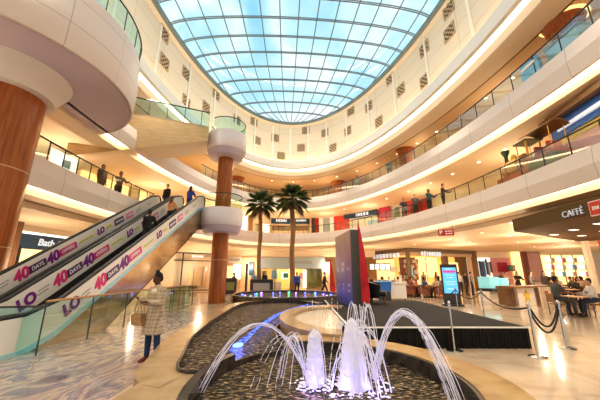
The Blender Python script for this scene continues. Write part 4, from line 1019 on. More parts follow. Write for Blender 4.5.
gal(t, 'pale_door', 259, 269, 224, 241, 'white_glow', 5.0, .06); gal(t, 'dark_pier', 248, 252, 214, 241, 'brown', 4.6, .3); gal(t, 'pier', 310, 313, 216, 240, 'peach', 4.9, .2); gal(t, 'dark_pier', 311.5, 315, 217, 240, 'dark', 4.8, .2)
for i, x in enumerate((274,279,284,297,301,305)): gal(t, 'display_item', x, x+3, 234+(i%2), 239, ('olive','yellow','dark','yellow','mahogany','olive')[i], 4.7, .2)
m_, w_ = gal_m(273,290,218,223,4.86); bars(MB(), m_, w_*.85, .34, 9, 31, .03).build('sign_lettering', K['sign_white'], t)
m_, w_ = gal_m(295,307,218,223,4.86); bars(MB(), m_, w_*.9, .26, 8, 32, .03).build('sign_lettering', K['sign_white'], t)
t = empty('gallery_shop', gal_m(345,400,205,235,5.1)[0].translation, 'bright red gallery shop with white windows and a blue sign, above the restaurant', 'gallery shop', 'shops on the lower gallery')
gal(t, 'red_wall', 314, 432, 196, 241, 'red', 5.05, .08); gal(t, 'display_window', 319, 334, 215, 238, 'white', 4.9, .1); gal(t, 'display_window', 350, 378, 216, 232, 'white', 4.9, .1); gal(t, 'display_window', 391, 403, 204, 218, 'white', 4.9, .1)
gal(t, 'sign_board', 344, 378, 211, 217, 'navy', 4.7, .15); gal(t, 'red_pier', 380, 391, 202, 224, 'crimson', 4.7, .2); gal(t, 'red_pier', 403, 415, 194, 218, 'red', 4.6, .2)
m_, w_ = gal_m(346,377,212,216.4,4.54); bars(MB(), m_, w_*.85, .36, 9, 33, .03).build('sign_lettering', K['sign_white'], t)
gal(t, 'dark_figure_print', 323, 330, 218, 236, 'greyp', 4.78, .03); gal(t, 'figure_print', 395, 400, 207, 217, 'olive', 4.78, .03); gal(t, 'blue_item', 368, 378, 220, 228, 'skyblue', 4.75, .06); gal(t, 'lit_shelf', 352, 378, 217.5, 218.5, 'tanpanel', 4.75, .06)
t = empty('gallery_shop', gal_m(50,75,155,175,5.1)[0].translation, 'bright white and blue shop window on the left gallery above the long fascia', 'gallery shop', 'shops on the lower gallery')
gal(t, 'lit_window', 46, 75, 153, 182, 'white_glow', 2.3, .06); gal(t, 'blue_print', 61, 70, 159, 168, 'skyblue', 2.2, .04); gal(t, 'mullion', 57.5, 58.5, 153, 182, 'dark', 2.2, .06)
t = empty('gallery_shop', gal_m(90,150,160,185,5.1)[0].translation, 'amber lit gallery shop front behind the two people at the left rail', 'gallery shop', 'shops on the lower gallery')
gal(t, 'lit_window', 78, 150, 165, 200, 'warm_glow', 5.1, .06); gal(t, 'shelf_panel', 96, 104, 170, 190, 'amber_glow', 5.0, .1); gal(t, 'shelf_panel', 128, 140, 178, 200, 'tanpanel', 5.0, .1)
t = empty('gallery_shop', gal_m(180,205,180,200,5.1)[0].translation, 'pale gallery shop wall behind the escalator heads', 'gallery shop', 'shops on the lower gallery')
gal(t, 'pale_panel', 160, 200, 180, 206, 'warm_glow', 5.1, .05); gal(t, 'glass_door', 226, 247, 214, 241, 'white_glow', 5.1, .06)
# far right kiosk on the lower gallery with blue board
kb = [at_y(556,128,11.6), at_y(604,100,7.4)]
def gq(par, nm, x0, x1, yl0, yl1, yr0, yr1, Y0, Y1, mat, th=.1):
    a, b_, c_, d_ = at_y(x0,yl1,Y0), at_y(x1,yr1,Y1), at_y(x1,yr0,Y1), at_y(x0,yl0,Y0); n_ = (b_-a).cross(d_-a).normalized()
    return MB().slab([a,b_,c_,d_], n_*-th).build(nm, K[mat], par)
t = empty('gallery_kiosk', V((11.6,9.6,Z1F)), 'gallery kiosk with a long blue board and white light tube at the far right', 'kiosk')
def kz(z0, z1, x0, y0, x1, y1, nm, mat, th=.12): 
    a, b_ = V((x0,y0)), V((x1,y1)); L_ = (b_-a).length
    MB().box((0,0,0), (L_,z1-z0,th), Mx=wf((x0,y0),(x1,y1),.5,(z0+z1)/2)).build(nm, K[mat], par_)
par_ = t
kz(6.95,7.65, 10.6,10.9, 10.3,8.0, 'blue_board', 'blue'); kz(7.18,7.32, 10.52,10.5, 10.22,8.3, 'light_tube', 'sign_white', .16); kz(6.62,6.82, 10.5,10.9, 10.2,8.0, 'yellow_rail', 'yellow', .1); kz(5.1,6.5, 10.45,10.4, 10.2,8.0, 'pink_counter', 'pink', .3)
kz(7.66,7.85, 10.45,11.1, 10.1,7.8, 'awning', 'brown', .35)
kz(5.1,7.0, 10.7,11.6, 10.65,11.2, 'pale_door', 'cream', .1); kz(5.1,7.0, 10.6,11.15, 10.58,10.95, 'olive_post', 'olive', .2)
# ---- ornamental train on the lower gallery
def train():
    X, z0 = 9.66, Z1F
    t = empty('toy_locomotive', (X,12.5,z0), 'ornate dark green and brass ride-on locomotive with funnel behind the right gallery glass', 'toy train')
    Mc('loco_green', (.06,.10,.05), .35); Mc('brass', (.70,.36,.08), .3, metal=.7); Mc('loco_red', (.45,.05,.03), .4)
    MB().box((X,12.35,z0+.72), (.95,2.5,.28), bev=.03).build('frame_deck', K['loco_red'], t)
    MB().cyl((X,13.35,z0+1.3), (X,11.75,z0+1.3), .36, n=24).build('boiler', K['brass'], t, True)
    MB().cyl((X,13.36,z0+1.3), (X,13.42,z0+1.3), .30, .24, 20).build('smokebox_door', K['loco_green'], t, True)
    MB().lathe([(.10,0),(.10,.34),(.24,.58),(.24,.65),(.10,.65)], (X,13.1,z0+1.62), 18).build('funnel', K['loco_green'], t, True)
    MB().lathe([(.16,0),(.16,.15),(.11,.25),(0,.28)], (X,12.5,z0+1.62), 16).build('dome', K['brass'], t, True)
    for y in (11.75,12.0,12.9): MB().lathe([(.365,-.03),(.38,-.03),(.38,.03),(.365,.03)], (0,0,0), 24).xf(Matrix.Translation((X,y,z0+1.3)) @ Matrix.Rotation(R(90),4,'X')).build('boiler_band', K['loco_green'], t)
    for s in (-.42,.42):
        for y in (11.5,12.3,13.0):
            b = MB().lathe([(0,-.05),(.30,-.05),(.33,.0),(.30,.05),(0,.05)], (0,0,0), 20); b.xf(Matrix.Translation((X+s,y,z0+.33)) @ Matrix.Rotation(R(90),4,'Y')); b.build('wheel', K['loco_red'], t)
    b = MB(); b.slab([(X-.45,13.55,z0+.62),(X+.45,13.55,z0+.62),(X+.3,14.0,z0+.12),(X-.3,14.0,z0+.12)], (0,-.05,.02)); b.build('cowcatcher', K['loco_red'], t)
    for sx in (-.4,.4): MB().tube([(X+sx,11.7,z0+.85),(X+sx,11.7,z0+2.05)], .03, 6).build('cab_post', K['brass'], t); MB().tube([(X+sx,11.0,z0+.85),(X+sx,11.0,z0+2.05)], .03, 6).build('cab_post', K['brass'], t)
    MB().box((X,11.35,z0+2.08), (1.05,.95,.06), bev=.02).build('cab_roof', K['loco_green'], t)
    t.scale = (.72,.76,.92); t.location.y = 12.0
    t = empty('toy_carriage', (X,10.1,z0), 'open toy train carriage with curved brown canopy behind the locomotive', 'toy train')
    MB().box((X,10.0,z0+.75), (.95,1.8,.5), bev=.04).build('body', K['loco_green'], t); MB().box((X,10.0,z0+1.08), (.98,1.84,.16), bev=.02).build('red_band', K['loco_red'], t)
    for y in (9.5,10.3): MB().box((X,y,z0+1.3), (.8,.15,.6), bev=.04).build('seat_back', K['loco_red'], t)
    for sx in (-.42,.42):
        for y in (9.2,10.8): MB().tube([(X+sx,y,z0+.9),(X+sx,y,z0+2.2)], .025, 6).build('canopy_post', K['brass'], t)
        for y in (9.5,10.5):
            b = MB().lathe([(0,-.05),(.26,-.05),(.29,.0),(.26,.05),(0,.05)], (0,0,0), 18); b.xf(Matrix.Translation((X+sx,y,z0+.29)) @ Matrix.Rotation(R(90),4,'Y')); b.build('wheel', K['loco_red'], t)
    b = MB(); P0 = [(X-.6+1.2*i/10, z0+2.2+.22*math.sin(PI*i/10)) for i in range(11)]
    for i in range(10): b.slab([(P0[i][0],9.0,P0[i][1]),(P0[i+1][0],9.0,P0[i+1][1]),(P0[i+1][0],11.0,P0[i+1][1]),(P0[i][0],11.0,P0[i][1])], (0,0,.04))
    b.build('canopy', K['brown'], t); t.scale = (.72,.72,.90); t.location.y = 10.4
train()
# ---- top gallery right: boxes at the rail
p = at_y(531,68,10.0)
t = empty('banner_box', (p.x+.2,p.y,Z2T), 'blue and white triangular banner box at the upper right gallery rail', 'banner box')
b = MB(); a = p+V((.1,0,0)); b.prism([(a.x-.3,a.y-.55),(a.x+.25,a.y-.15),(a.x-.3,a.y+.3)], Z2T+.05, Z2T+.80); b.build('body', K['skyblue'], t); MB().box((a.x-.33,a.y-.12,Z2T+.55), (.03,.7,.12)).build('white_band', K['white'], t)
t = empty('display_case', (10.15,8.9,Z2F), 'grey display case on the upper right gallery beneath the glowing column ring', 'display case')
MB().box((10.15,8.9,Z2F+.65), (.7,1.3,1.3), bev=.03).build('body', K['silverblue'], t); MB().box((10.15,8.9,Z2F+1.33), (.8,1.4,.06)).build('lid', K['greyp'], t)
# ================================================================== DOWNLIGHTS
dl = MB().lathe([(0,0),(.085,0)], (0,0,0), 16).mesh('lens'); dl.materials.append(K['cove'])
rg = MB().lathe([(.085,.002),(.12,-.004),(.13,.004)], (0,0,0), 18).mesh('trim_ring'); rg.materials.append(K['white'])
def downlight(p, label, group):
    e = empty('downlight', p, label, 'ceiling light', group)
    for nm, me in (('lens', dl), ('trim_ring', rg)):
        o = bpy.data.objects.new(nm, me); C.objects.link(o); o.parent = e; o.location = (0,0,-.008)
for t_ in (100, 88, 76, 64, 54, 45, 37, 30, 24, 18, 12, 7): downlight(E(R(t_), 2.6, 11.9), 'small round ceiling light under the top gallery roof', 'downlights over the top gallery')
for t_ in (150, 128, 60, 50, 41, 33, 26, 20, 14, 9, 4, 0): downlight(E(R(t_), 2.0, 7.98), 'small round ceiling light over the lower gallery', 'downlights over the lower gallery')
for x, y in ((10.5,14),(11.2,17.5),(11,21),(13.5,15.5),(14,19),(13.6,23),(17,19),(17.5,23),(21,22),(22,27),(26,25),(10,25)): downlight((x,y,4.05), 'small round ceiling light over the ground floor dining area', 'downlights over the ground floor')
# ================================================================== PEOPLE
def remesh(mb, vox, sm=3):
    me = mb.mesh('tmp'); o = bpy.data.objects.new('tmp', me); C.objects.link(o)
    m = o.modifiers.new('r', 'REMESH'); m.mode = 'VOXEL'; m.voxel_size = vox
    s_ = o.modifiers.new('s', 'SMOOTH'); s_.factor = .5; s_.iterations = sm
    dg = bpy.context.evaluated_depsgraph_get(); out = bpy.data.meshes.new_from_object(o.evaluated_get(dg))
    bpy.data.objects.remove(o); bpy.data.meshes.remove(me); return out
def caps(mb, p0, r0, p1, r1, sub=2):
    p0, p1 = V(p0), V(p1); mb.tube([p0, p1], [r0, r1], 14); mb.ell(p0, r0, sub); mb.ell(p1, r1, sub); return mb
def chain(mb, pts, sub=2):
    for (a, ra), (b, rb) in zip(pts[:-1], pts[1:]): caps(mb, a, ra, b, rb, sub)
    return mb
SK = {'dark': (.13,.06,.035), 'brown': (.32,.16,.09), 'tan': (.55,.33,.22), 'light': (.72,.48,.36)}
def cmat(c):
    if isinstance(c, str): return K[c]
    nm = 'cloth_%02x%02x%02x' % tuple(int(255*v) for v in c); return K.get(nm) or Mc(nm, c, .8)
POSES = {
 'stand': dict(legs=((.05,.06,.04),(-.04,.04,.04)), arms=((.06,.10,.15),(-.02,.10,.2)), lean=0),
 'walk':  dict(legs=((.42,.10,.0),(-.28,.42,.0)), arms=((-.38,.08,.25),(.36,.08,.35)), lean=.05),
 'ride':  dict(legs=((.10,.12,.04),(-.03,.05,.04)), arms=((.55,.16,.7),(.1,.10,.2)), lean=.04),
 'sit':   dict(legs=((1.42,1.42,.10),(1.38,1.30,.12)), arms=((.62,.10,.95),(.50,.14,1.0)), lean=.12),
 'rail':  dict(legs=((.10,.05,.04),(-.06,.06,.04)), arms=((.75,.12,.9),(.72,.14,.85)), lean=.10),
 'phone': dict(legs=((.05,.06,.02),(-.05,.06,.02)), arms=((.28,.10,1.75),(.22,.12,1.55)), lean=.02),
}
def person(label, loc, rz, h=1.68, pose='stand', top=(.1,.1,.12), bottom=(.05,.06,.1), skin='tan', hair=(.02,.015,.012), style='short', shoes=(.04,.035,.03), coat=None, sleeve=1.0, vox=.022, yaw=0, nod=.0, group=None, female=False, coatmat=None, skirt=False):
    P = POSES[pose]; f = V((0,-1,0)); up = V((0,0,1)); S = h/1.72
    ll = []
    hipw = .095; sh = .175 if female else .195
    hip0 = [V((-hipw,0,0)), V((hipw,0,0))]
    for i, (a, k, s) in enumerate(P['legs']):
        sx = -1 if i == 0 else 1
        kn = hip0[i] + (f*math.sin(a)+V((sx*s,0,0))-up*math.cos(a)).normalized()*.445
        an = kn + (f*math.sin(a-k)-up*math.cos(a-k)).normalized()*.425
        ll.append((hip0[i], kn, an))
    dz = .085-min(l[2].z for l in ll)
    ll = [tuple(v+up*dz for v in l) for l in ll]
    L0 = V((0,0,dz)); ln = P['lean']; tu = (up*math.cos(ln)+f*math.sin(ln)); tf = (f*math.cos(ln)-up*math.sin(ln))
    def T(x, z, y=0): return L0+V((x,0,0))+tu*z+tf*y
    aa = []
    for i, (a, s, e) in enumerate(P['arms']):
        sx = -1 if i == 0 else 1; shd = T(sx*sh, .475)
        d1 = (f*math.sin(a)+V((sx*s,0,0))-up*math.cos(a)).normalized(); el = shd+d1*.29
        d2 = (f*math.sin(a+e)+V((-sx*s*1.2*min(1,e),0,0))-up*math.cos(a+e)).normalized(); wr = el+d2*.255
        aa.append((shd, el, wr, d2, sx))
    neck = T(0,.56); hd = T(0,.70,.02)
    # --- body, one surface
    b = MB(); g = 1.0
    b.ell(T(0,.03), (.155,.115,.13)); b.ell(T(0,.17), (.125,.095,.14)); b.ell(T(0,.36,.01), (.16 if female else .172,.115,.19))
    b.ell(T(0,.27,.0), (.135,.10,.14)); caps(b, T(-sh+.02,.47), .062, T(sh-.02,.47), .062); caps(b, T(0,.46), .062, hd, .052)
    for hp, kn, an in ll: chain(b, [(hp,.088),(kn,.056),(kn.lerp(an,.3),.055),(an,.038)]); caps(b, an-up*.02, .04, an+f*.13-up*.05, .03)
    for sd, el, wr, d2, sx in aa: chain(b, [(sd,.052),(el,.039),(el.lerp(wr,.35),.038),(wr,.026)])
    Rh = Matrix.Rotation(yaw, 4, 'Z') @ Matrix.Rotation(nod, 4, 'X')
    def H(x, y, z): return hd + Rh @ V((x,-y,z))
    b.ell(H(0,-.015,.045), (.076,.092,.098), 3, Rh); b.ell(H(0,.02,-.03), (.058,.066,.082), 3, Rh); b.ell(H(0,.03,-.085), (.034,.036,.03), 2, Rh)
    caps(b, H(0,.082,.03), .010, H(0,.104,-.012), .015, 1)
    for s in (-1,1): b.ell(H(s*.078,-.01,.0), (.012,.022,.034), 2, Rh); b.ell(H(s*.03,.078,.045), (.022,.010,.010), 1, Rh)
    b.ell(H(0,.082,-.045), (.026,.012,.010), 1, Rh)
    body = remesh(b, vox, 2); hb = MB(); hb.add(body); bpy.data.meshes.remove(body)
    for sd, el, wr, d2, sx in aa:   # hands: palm, four bent fingers, thumb from the side
        side_ = V((sx,0,0)); side_ = (side_-d2*side_.dot(d2)).normalized(); nrm = side_.cross(d2)*(1 if sx > 0 else -1)
        nrm = nrm if nrm.dot(f) < 0 or True else nrm
        pal = frame(wr+d2*.05, side_, d2).to_3x3().to_4x4()
        hb.ell(wr+d2*.048, (.040,.056,.018), 2, pal)
        fw = f if abs(d2.z) > .5 else -up
        wide = d2.cross(fw).normalized()
        for q, l in zip((-1.5,-.5,.5,1.5), (.066,.078,.074,.058)):
            r0 = wr+d2*.09+wide*q*.0185; r1 = r0+d2*l*.55+fw*.010; r2 = r1+(d2*.6+fw*.8).normalized()*l*.5
            hb.tube([r0-d2*.02, r0, r1, r2], [.009,.0095,.0085,.006], 6)
        th = wide*(-sx if True else 1); r0 = wr+d2*.03+th*.03; r1 = r0+(d2+th*.8+fw*.3).normalized()*.038; hb.tube([r0, r1, r1+(d2*1.1+fw*.4).normalized()*.028], [.012,.010,.007], 6)
    M4 = Matrix.Diagonal((S,S,S,1))
    root = empty('person', loc, label, 'person', group, rz)
    def put(nm, mb, mat): mb.xf(M4); return mb.build(nm, mat, root, True, world=False)
    put('body', hb, cmat(SK[skin]))
    # --- clothes
    b = MB()
    for hp, kn, an in ll: chain(b, [(hp+up*.02,.102),(kn,.070),(kn.lerp(an,.3),.066),(an+up*.02,.054)])
    b.ell(T(0,.03), (.170,.130,.125)); b.ell(T(0,.11), (.150,.115,.08))
    if skirt: b = MB(); b.lathe([(.0,.16),(.15,.16),(.19,-.05),(.24,-.42),(.0,-.42)], L0, 20)
    me = remesh(b, vox, 2); put('trousers' if not skirt else 'skirt', MB().add(me), cmat(bottom))
    b = MB(); b.ell(T(0,.07), (.172,.132,.10)); b.ell(T(0,.18), (.145,.115,.14)); b.ell(T(0,.28,.0), (.155,.12,.15)); b.ell(T(0,.36,.012), (.178 if female else .19,.132,.19)); caps(b, T(-sh+.02,.47), .074, T(sh-.02,.47), .074); caps(b, T(0,.46), .08, T(0,.545), .062)
    for sd, el, wr, d2, sx in aa:
        if sleeve >= 1: chain(b, [(sd,.066),(el,.053),(wr-d2*.02,.040)])
        else: caps(b, sd, .068, sd.lerp(el,.62), .058)
    put('top', MB().add(remesh(b, vox, 2)), cmat(top))
    if coat is not None:
        b = MB(); b.lathe([(0,.50),(.10,.50),(.20,.42),(.205,.25),(.185,.12),(.225,-.08),(.255,-.30),(.275,-.42),(0,-.42)], L0, 28)
        for v in b.bm.verts: v.co.y = (v.co.y-L0.y)*.78+L0.y
        caps(b, T(-sh+.02,.47), .085, T(sh-.02,.47), .085); caps(b, T(0,.47), .09, T(0,.55), .075)
        for sd, el, wr, d2, sx in aa: chain(b, [(sd,.082),(el,.068),(wr-d2*.03,.058)])
        put('coat', MB().add(remesh(b, vox, 3)), coatmat or cmat(coat))
    for hp, kn, an in ll:
        b = MB(); b.ell(an+f*.045-up*.045, (.047,.125,.040)); b.ell(an+f*.11-up*.055, (.049,.065,.030)); b.ell(an-up*.02, (.046,.055,.055)); b.box(an+f*.05-up*.075, (.085,.25,.02), bev=.008)
        put('shoe', MB().add(remesh(b, max(.012,vox*.7), 1)), cmat(shoes))
    b = MB(); b.ell(H(0,-.028,.062), (.084,.092,.094), 3, Rh); b.ell(H(0,-.05,.01), (.078,.066,.085), 3, Rh)
    if style == 'bun': b.ell(H(0,-.03,.17), (.045,.045,.042), 2)
    if style == 'long': chain(b, [(H(0,-.07,.0),.078),(H(0,-.085,-.16),.085),(H(0,-.08,-.30),.06)])
    if style == 'scarf': caps(b, H(0,-.03,-.06), .085, T(0,.50), .11)
    put('hair' if style != 'scarf' else 'headscarf', MB().add(remesh(b, max(.012,vox*.7), 2)), cmat(hair))
    if vox < .02:
        for s in (-1,1): put('eye', MB().ell(H(s*.03,.083,.030), (.012,.006,.007), 2, Rh), cmat((.02,.015,.015)))
        put('lips', MB().ell(H(0,.093,-.047), (.024,.006,.008), 2, Rh), cmat((.30,.07,.06)))
    root['_'] = 0; del root['_']
    return root, dict(aa=aa, ll=ll, S=S, T=T)
def plaid():
    m = M('plaid_wool', rough=.85); N, L, b = nt(m); tc = N.new('ShaderNodeTexCoord'); sp = N.new('ShaderNodeSeparateXYZ'); L.new(tc.outputs['Object'], sp.inputs[0]); col = None
    base = N.new('ShaderNodeRGB'); base.outputs[0].default_value = (.46,.35,.23,1); col = base.outputs[0]
    for ax, sc_, c_ in (('X',9,(.28,.20,.13)),('Z',7.5,(.27,.19,.13)),('X',18,(.62,.53,.40)),('Z',15,(.60,.52,.39))):
        w_ = N.new('ShaderNodeMath'); w_.operation = 'MULTIPLY'; w_.inputs[1].default_value = sc_; L.new(sp.outputs[ax], w_.inputs[0])
        fr = N.new('ShaderNodeMath'); fr.operation = 'FRACT'; L.new(w_.outputs[0], fr.inputs[0]); gt = N.new('ShaderNodeMath'); gt.operation = 'GREATER_THAN'; gt.inputs[1].default_value = .68; L.new(fr.outputs[0], gt.inputs[0])
        ml = N.new('ShaderNodeMath'); ml.operation = 'MULTIPLY'; ml.inputs[1].default_value = .6; L.new(gt.outputs[0], ml.inputs[0])
        mx = N.new('ShaderNodeMixRGB'); L.new(ml.outputs[0], mx.inputs[0]); L.new(col, mx.inputs[1]); mx.inputs[2].default_value = (*c_,1); col = mx.outputs[0]
    L.new(col, b.inputs['Base Color']); return m
# the woman in the plaid coat, nearest figure
wp = V((-2.90,6.1,.006)); wrz = R(-28)
wo, wd_ = person('woman in a beige plaid coat with a bun, looking down, standing beside the basin kerb', wp, wrz, 1.58, 'phone', (.72,.64,.52), (.03,.06,.14), 'dark', (.012,.01,.01), 'bun', (.22,.05,.05), coat=(.6,.5,.36), vox=.0125, yaw=R(-14), nod=R(18), female=True, coatmat=plaid())
# tan handbag hanging from her forearm (image left)
sd, el, wr, d2, sx = wd_['aa'][0]
hg = (Matrix.Translation(wp) @ Matrix.Rotation(wrz,4,'Z') @ (el.lerp(wr,.45)*wd_['S']))
K['bag'] = noise_mat('tan_leather', [(.3,(.36,.20,.09)),(.7,(.50,.30,.15))], 12, .45, 4)
bx = hg+V((-.03,-.03,-.34))
t = empty('handbag', bx-V((0,0,.11)), 'tan leather handbag hanging from the forearm of the woman in plaid', 'handbag')
b = MB(); m_ = Matrix.Translation(bx) @ Matrix.Rotation(R(-20),4,'Z'); b.slab([m_ @ V(p) for p in ((-.15,-.065,-.11),(.15,-.065,-.11),(.125,-.05,.11),(-.125,-.05,.11))], (m_.to_3x3() @ V((0,.12,0)))); bmesh.ops.bevel(b.bm, geom=list(b.bm.edges), offset=.018, segments=2, affect='EDGES'); b.build('bag_body', K['bag'], t, True)
for s in (-.045,.045):
    MB().tube([m_ @ V((x, s*.8, .10+.24*math.sqrt(max(0,1-(x/.085)**2)))) for x in [(.085*math.cos(PI*i/14)) for i in range(15)]], .009, 6).build('handle', K['bag'], t, True)
b = MB(); b.box((0,-.062,.03), (.26,.012,.13), Mx=m_, bev=.004); b.build('flap', K['bag'], t); MB().box((0,-.073,-.02), (.03,.01,.03), Mx=m_).build('clasp', K['brass'], t)
MB().tube([m_ @ V((-.10,-.02,-.08)), m_ @ V((-.13,-.03,-.3)), m_ @ V((-.11,-.03,-.36)), m_ @ V((-.09,-.03,-.25))], .006, 5).build('strap', K['bag'], t)
# small pale phone in her hand
sd, el, wr, d2, sx = wd_['aa'][1]
hp_ = (Matrix.Translation(wp) @ Matrix.Rotation(wrz,4,'Z') @ ((wr+d2*.11)*wd_['S'])); 
# riders and people on the upper floors
def on_esc(x, y, h): return V((x, y, zstep(y)))
person('person in black on the nearer escalator, lowest of its riders', on_esc(-6.4,11.9,0), R(180), 1.66, 'ride', (.02,.02,.025), (.03,.03,.04), 'brown')
person('woman in an orange top with long brown hair riding up the nearer escalator', on_esc(-6.45,13.9,0), R(160), 1.60, 'ride', (.80,.36,.15), (.04,.04,.05), 'light', (.16,.07,.03), 'long', female=True)
person('woman in blue at the head of the nearer escalator', on_esc(-6.35,15.9,0), R(165), 1.62, 'ride', (.05,.10,.42), (.04,.05,.2), 'tan', (.05,.03,.08), 'long', female=True)
person('man in black standing facing out at the head of the farther escalator', V((-8.05,16.6,ZT)), R(-20), 1.72, 'stand', (.02,.02,.022), (.05,.04,.04), 'light')
person('small child at the head of the farther escalator', V((-7.75,17.5,ZT)), R(20), 1.30, 'stand', (.12,.14,.10), (.1,.09,.09), 'tan')
person('left one of two dark dressed people at the left gallery rail', V((-9.75,13.3,Z1F)), R(75), 1.70, 'stand', (.03,.03,.03), (.05,.045,.04), 'brown')
person('right one of two people at the left gallery rail, in a patterned grey top', V((-9.65,14.5,Z1F)), R(60), 1.76, 'rail', (.16,.14,.12), (.03,.03,.03), 'brown')
tt = t_dir(389,166,.55)
person('lone shopper in a green grey shirt at the top gallery rail', E(tt,.55,Z2F), R(-20), 1.72, 'stand', (.20,.28,.22), (.08,.09,.07), 'tan')
tt = t_dir(357,178,.6)
person('small pale figure farther along the top gallery, left of the lone shopper', E(tt,.6,Z2F), R(20), 1.60, 'stand', (.45,.45,.40), (.25,.2,.15), 'tan')
# gallery visitors behind the right glass
for i, (x, y, c_) in enumerate(((404,205,(.06,.06,.07)),(415,200,(.10,.13,.16)),(428,196,(.03,.12,.16)),(442,188,(.05,.05,.05)))):
    tt = t_dir(x, y, 1.0); person(('person in dark grey','person in slate blue','person in teal','person in black')[i]+' behind the glass of the gallery before the red shop', E(tt,1.0,Z1F+.35), R(-30+25*i), 1.70, 'rail', c_, (.04,.04,.05), ('tan','light','brown','tan')[i])
# walkers on the ground floor
def gp_(px, py, Y): a = at_y(px, py, Y); return V((a.x, Y, 0))
person('person in a purple top walking past the lit poster at left', gp_(233,290,24.5), R(80), 1.66, 'walk', (.20,.14,.30), (.03,.03,.05), 'tan')
person('person in a blue coat standing before the right-hand palm', gp_(297,290,22.3), R(10), 1.64, 'stand', (.03,.10,.38), (.03,.04,.06), 'brown', coat=None)
person('person in black striding past the slim red flag', gp_(324.5,290,22.8), R(80), 1.70, 'walk', (.02,.02,.025), (.025,.025,.03), 'tan')
# ---- black display kiosk with two attendants left of the first palm
kp = gp_(250,290,24.2)
t = empty('display_stand', kp, 'black double display stand with pale print, left of the palms', 'display stand')
for dx, w_, h_ in ((-1.55,.85,1.25),(.95,1.85,1.15)):
    MB().box(kp+V((dx,0,h_/2)), (w_,.5,h_), bev=.02).build('body', K['dark'], t); 
    MB().box(kp+V((dx,-.26,h_*.5)), (w_*.72,.02,h_*.5)).build('print', K['greyp'] if dx > 0 else K['olive'], t)
MB().box(kp+V((-.35,.1,1.2)), (.12,.4,2.4)).build('upright', K['dark'], t)
person('attendant in a light blue top behind the black display stand', kp+V((.15,1.0,0)), R(-15), 1.72, 'stand', (.35,.45,.55), (.05,.05,.06), 'tan')
person('attendant in black behind the black display stand', kp+V((1.05,1.0,0)), R(20), 1.70, 'stand', (.04,.03,.04), (.05,.05,.06), 'tan', style='long', female=True)
# ---- seating: tub chairs and tables by the restaurant, cafe tables at right
def make_tub(mat):
    t = empty('tub_chair', (0,0,0), 'tub chair', 'chair', 'leather tub chairs before the restaurant')
    MB().box((0,-.03,.36), (.52,.52,.18), bev=.05).build('seat', K[mat], t, True, world=False)
    b = MB(); P = []
    for i in range(17):
        a = R(-15)+R(210)*i/16; P.append([b.bm.verts.new((r*math.cos(a), r*math.sin(a), z)) for r, z in ((.36,.22),(.38,.70+.10*math.sin(max(0,a))),(.28,.72+.10*math.sin(max(0,a))),(.27,.24))])
    for i in range(16):
        for q in range(4): b.bm.faces.new((P[i][q],P[i+1][q],P[i+1][(q+1)%4],P[i][(q+1)%4]))
    b.bm.faces.new(P[0]); b.bm.faces.new(P[-1][::-1]); b.build('backrest', K[mat], t, True, world=False)
    for x in (-.22,.22):
        for y in (-.22,.2): MB().cyl((x,y,0), (x*.95,y*.95,.28), .02, .026, 8).build('leg', K['dkwood'], t, world=False)
    return t
Mc('leather', (.26,.085,.04), .4); Mc('leather_black', (.02,.018,.018), .35)
def make_table(nm, w_, mat, grp):
    t = empty(nm, (0,0,0), 'x', 'table', grp)
    MB().box((0,0,.735), (w_,w_,.035), bev=.01).build('tabletop', K[mat], t, world=False); MB().cyl((0,0,.03), (0,0,.72), .03, n=12).build('pedestal', K['dark'], t, world=False); MB().lathe([(0,.03),(.05,.03),(.24,.012),(.25,0)], (0,0,0), 24).build('foot', K['dark'], t, world=False)
    return t
tub = make_tub('leather'); rtab = make_table('dining_table', .75, 'brown', 'restaurant dining tables'); first = {'tub': 1, 'tab': 1, 'caf': 1, 'cch': 1}
def put_copy(proto, key, loc, rz, label):
    if first[key]: first[key] = 0; proto.location = loc; proto.rotation_euler = (0,0,rz); proto['label'] = label; return proto
    return copy_tree(proto, None, loc, rz, label)
cols = [(.55,.52,.48),(.5,.1,.08),(.05,.05,.06),(.6,.5,.35),(.25,.28,.35),(.72,.7,.66),(.35,.1,.12),(.12,.2,.14),(.1,.1,.2),(.62,.4,.3)]
cn = ['grey','red','black','beige','slate','white','maroon','dark green','navy','salmon']
def seat_group(p, k, who, ang, proto, key, tproto, tkey, cname, place, dist=.62):
    put_copy(tproto, tkey, p, ang, '%s, %s of the six in the row' % (place, ORD[k]))
    for j, (da, ci, pres) in enumerate(who):
        a = ang+da; q = p+V((math.cos(a)*dist, math.sin(a)*dist, 0)); rz = a-PI/2   # faces -y of its own frame towards the table
        put_copy(proto, key, q+V((math.cos(a)*.06, math.sin(a)*.06, 0)), rz, '%s %s the %s restaurant table' % (cname, ('behind','at the left of','in front of','at the right of')[j % 4], ORD[k]))
        if pres: person('seated diner in %s %s the %s restaurant table' % (cn[ci], ('behind','at the left of','in front of','at the right of')[j % 4], ORD[k]), q, rz, 1.66, 'sit', cols[ci], (.06,.06,.08), ('tan','light','brown')[ci%3], ((.02,.015,.012),(.12,.06,.03))[ci%2], 'long' if ci%3 == 1 else 'short', sleeve=1 if ci%2 else .6, vox=.026)
SG = [(376,291.5,(9,6)),(391,293.5,(9,5),),(407,294.0,(3,0)),(419,294.5,(1,6)),(432,295.0,(5,8)),(445,291.5,(2,4))]
for k, (px, py, (c0, c1)) in enumerate(SG):
    p = at_z(px, py+2.2, 0)
    seat_group(p, k, ((R(88),c0,1),(R(178),c1,1),(R(275),0,0),(R(2),(c1+c0)%10,k%2 == 0)), R(10*k-20), tub, 'tub', rtab, 'tab', 'brown leather tub chair', 'brown restaurant table')
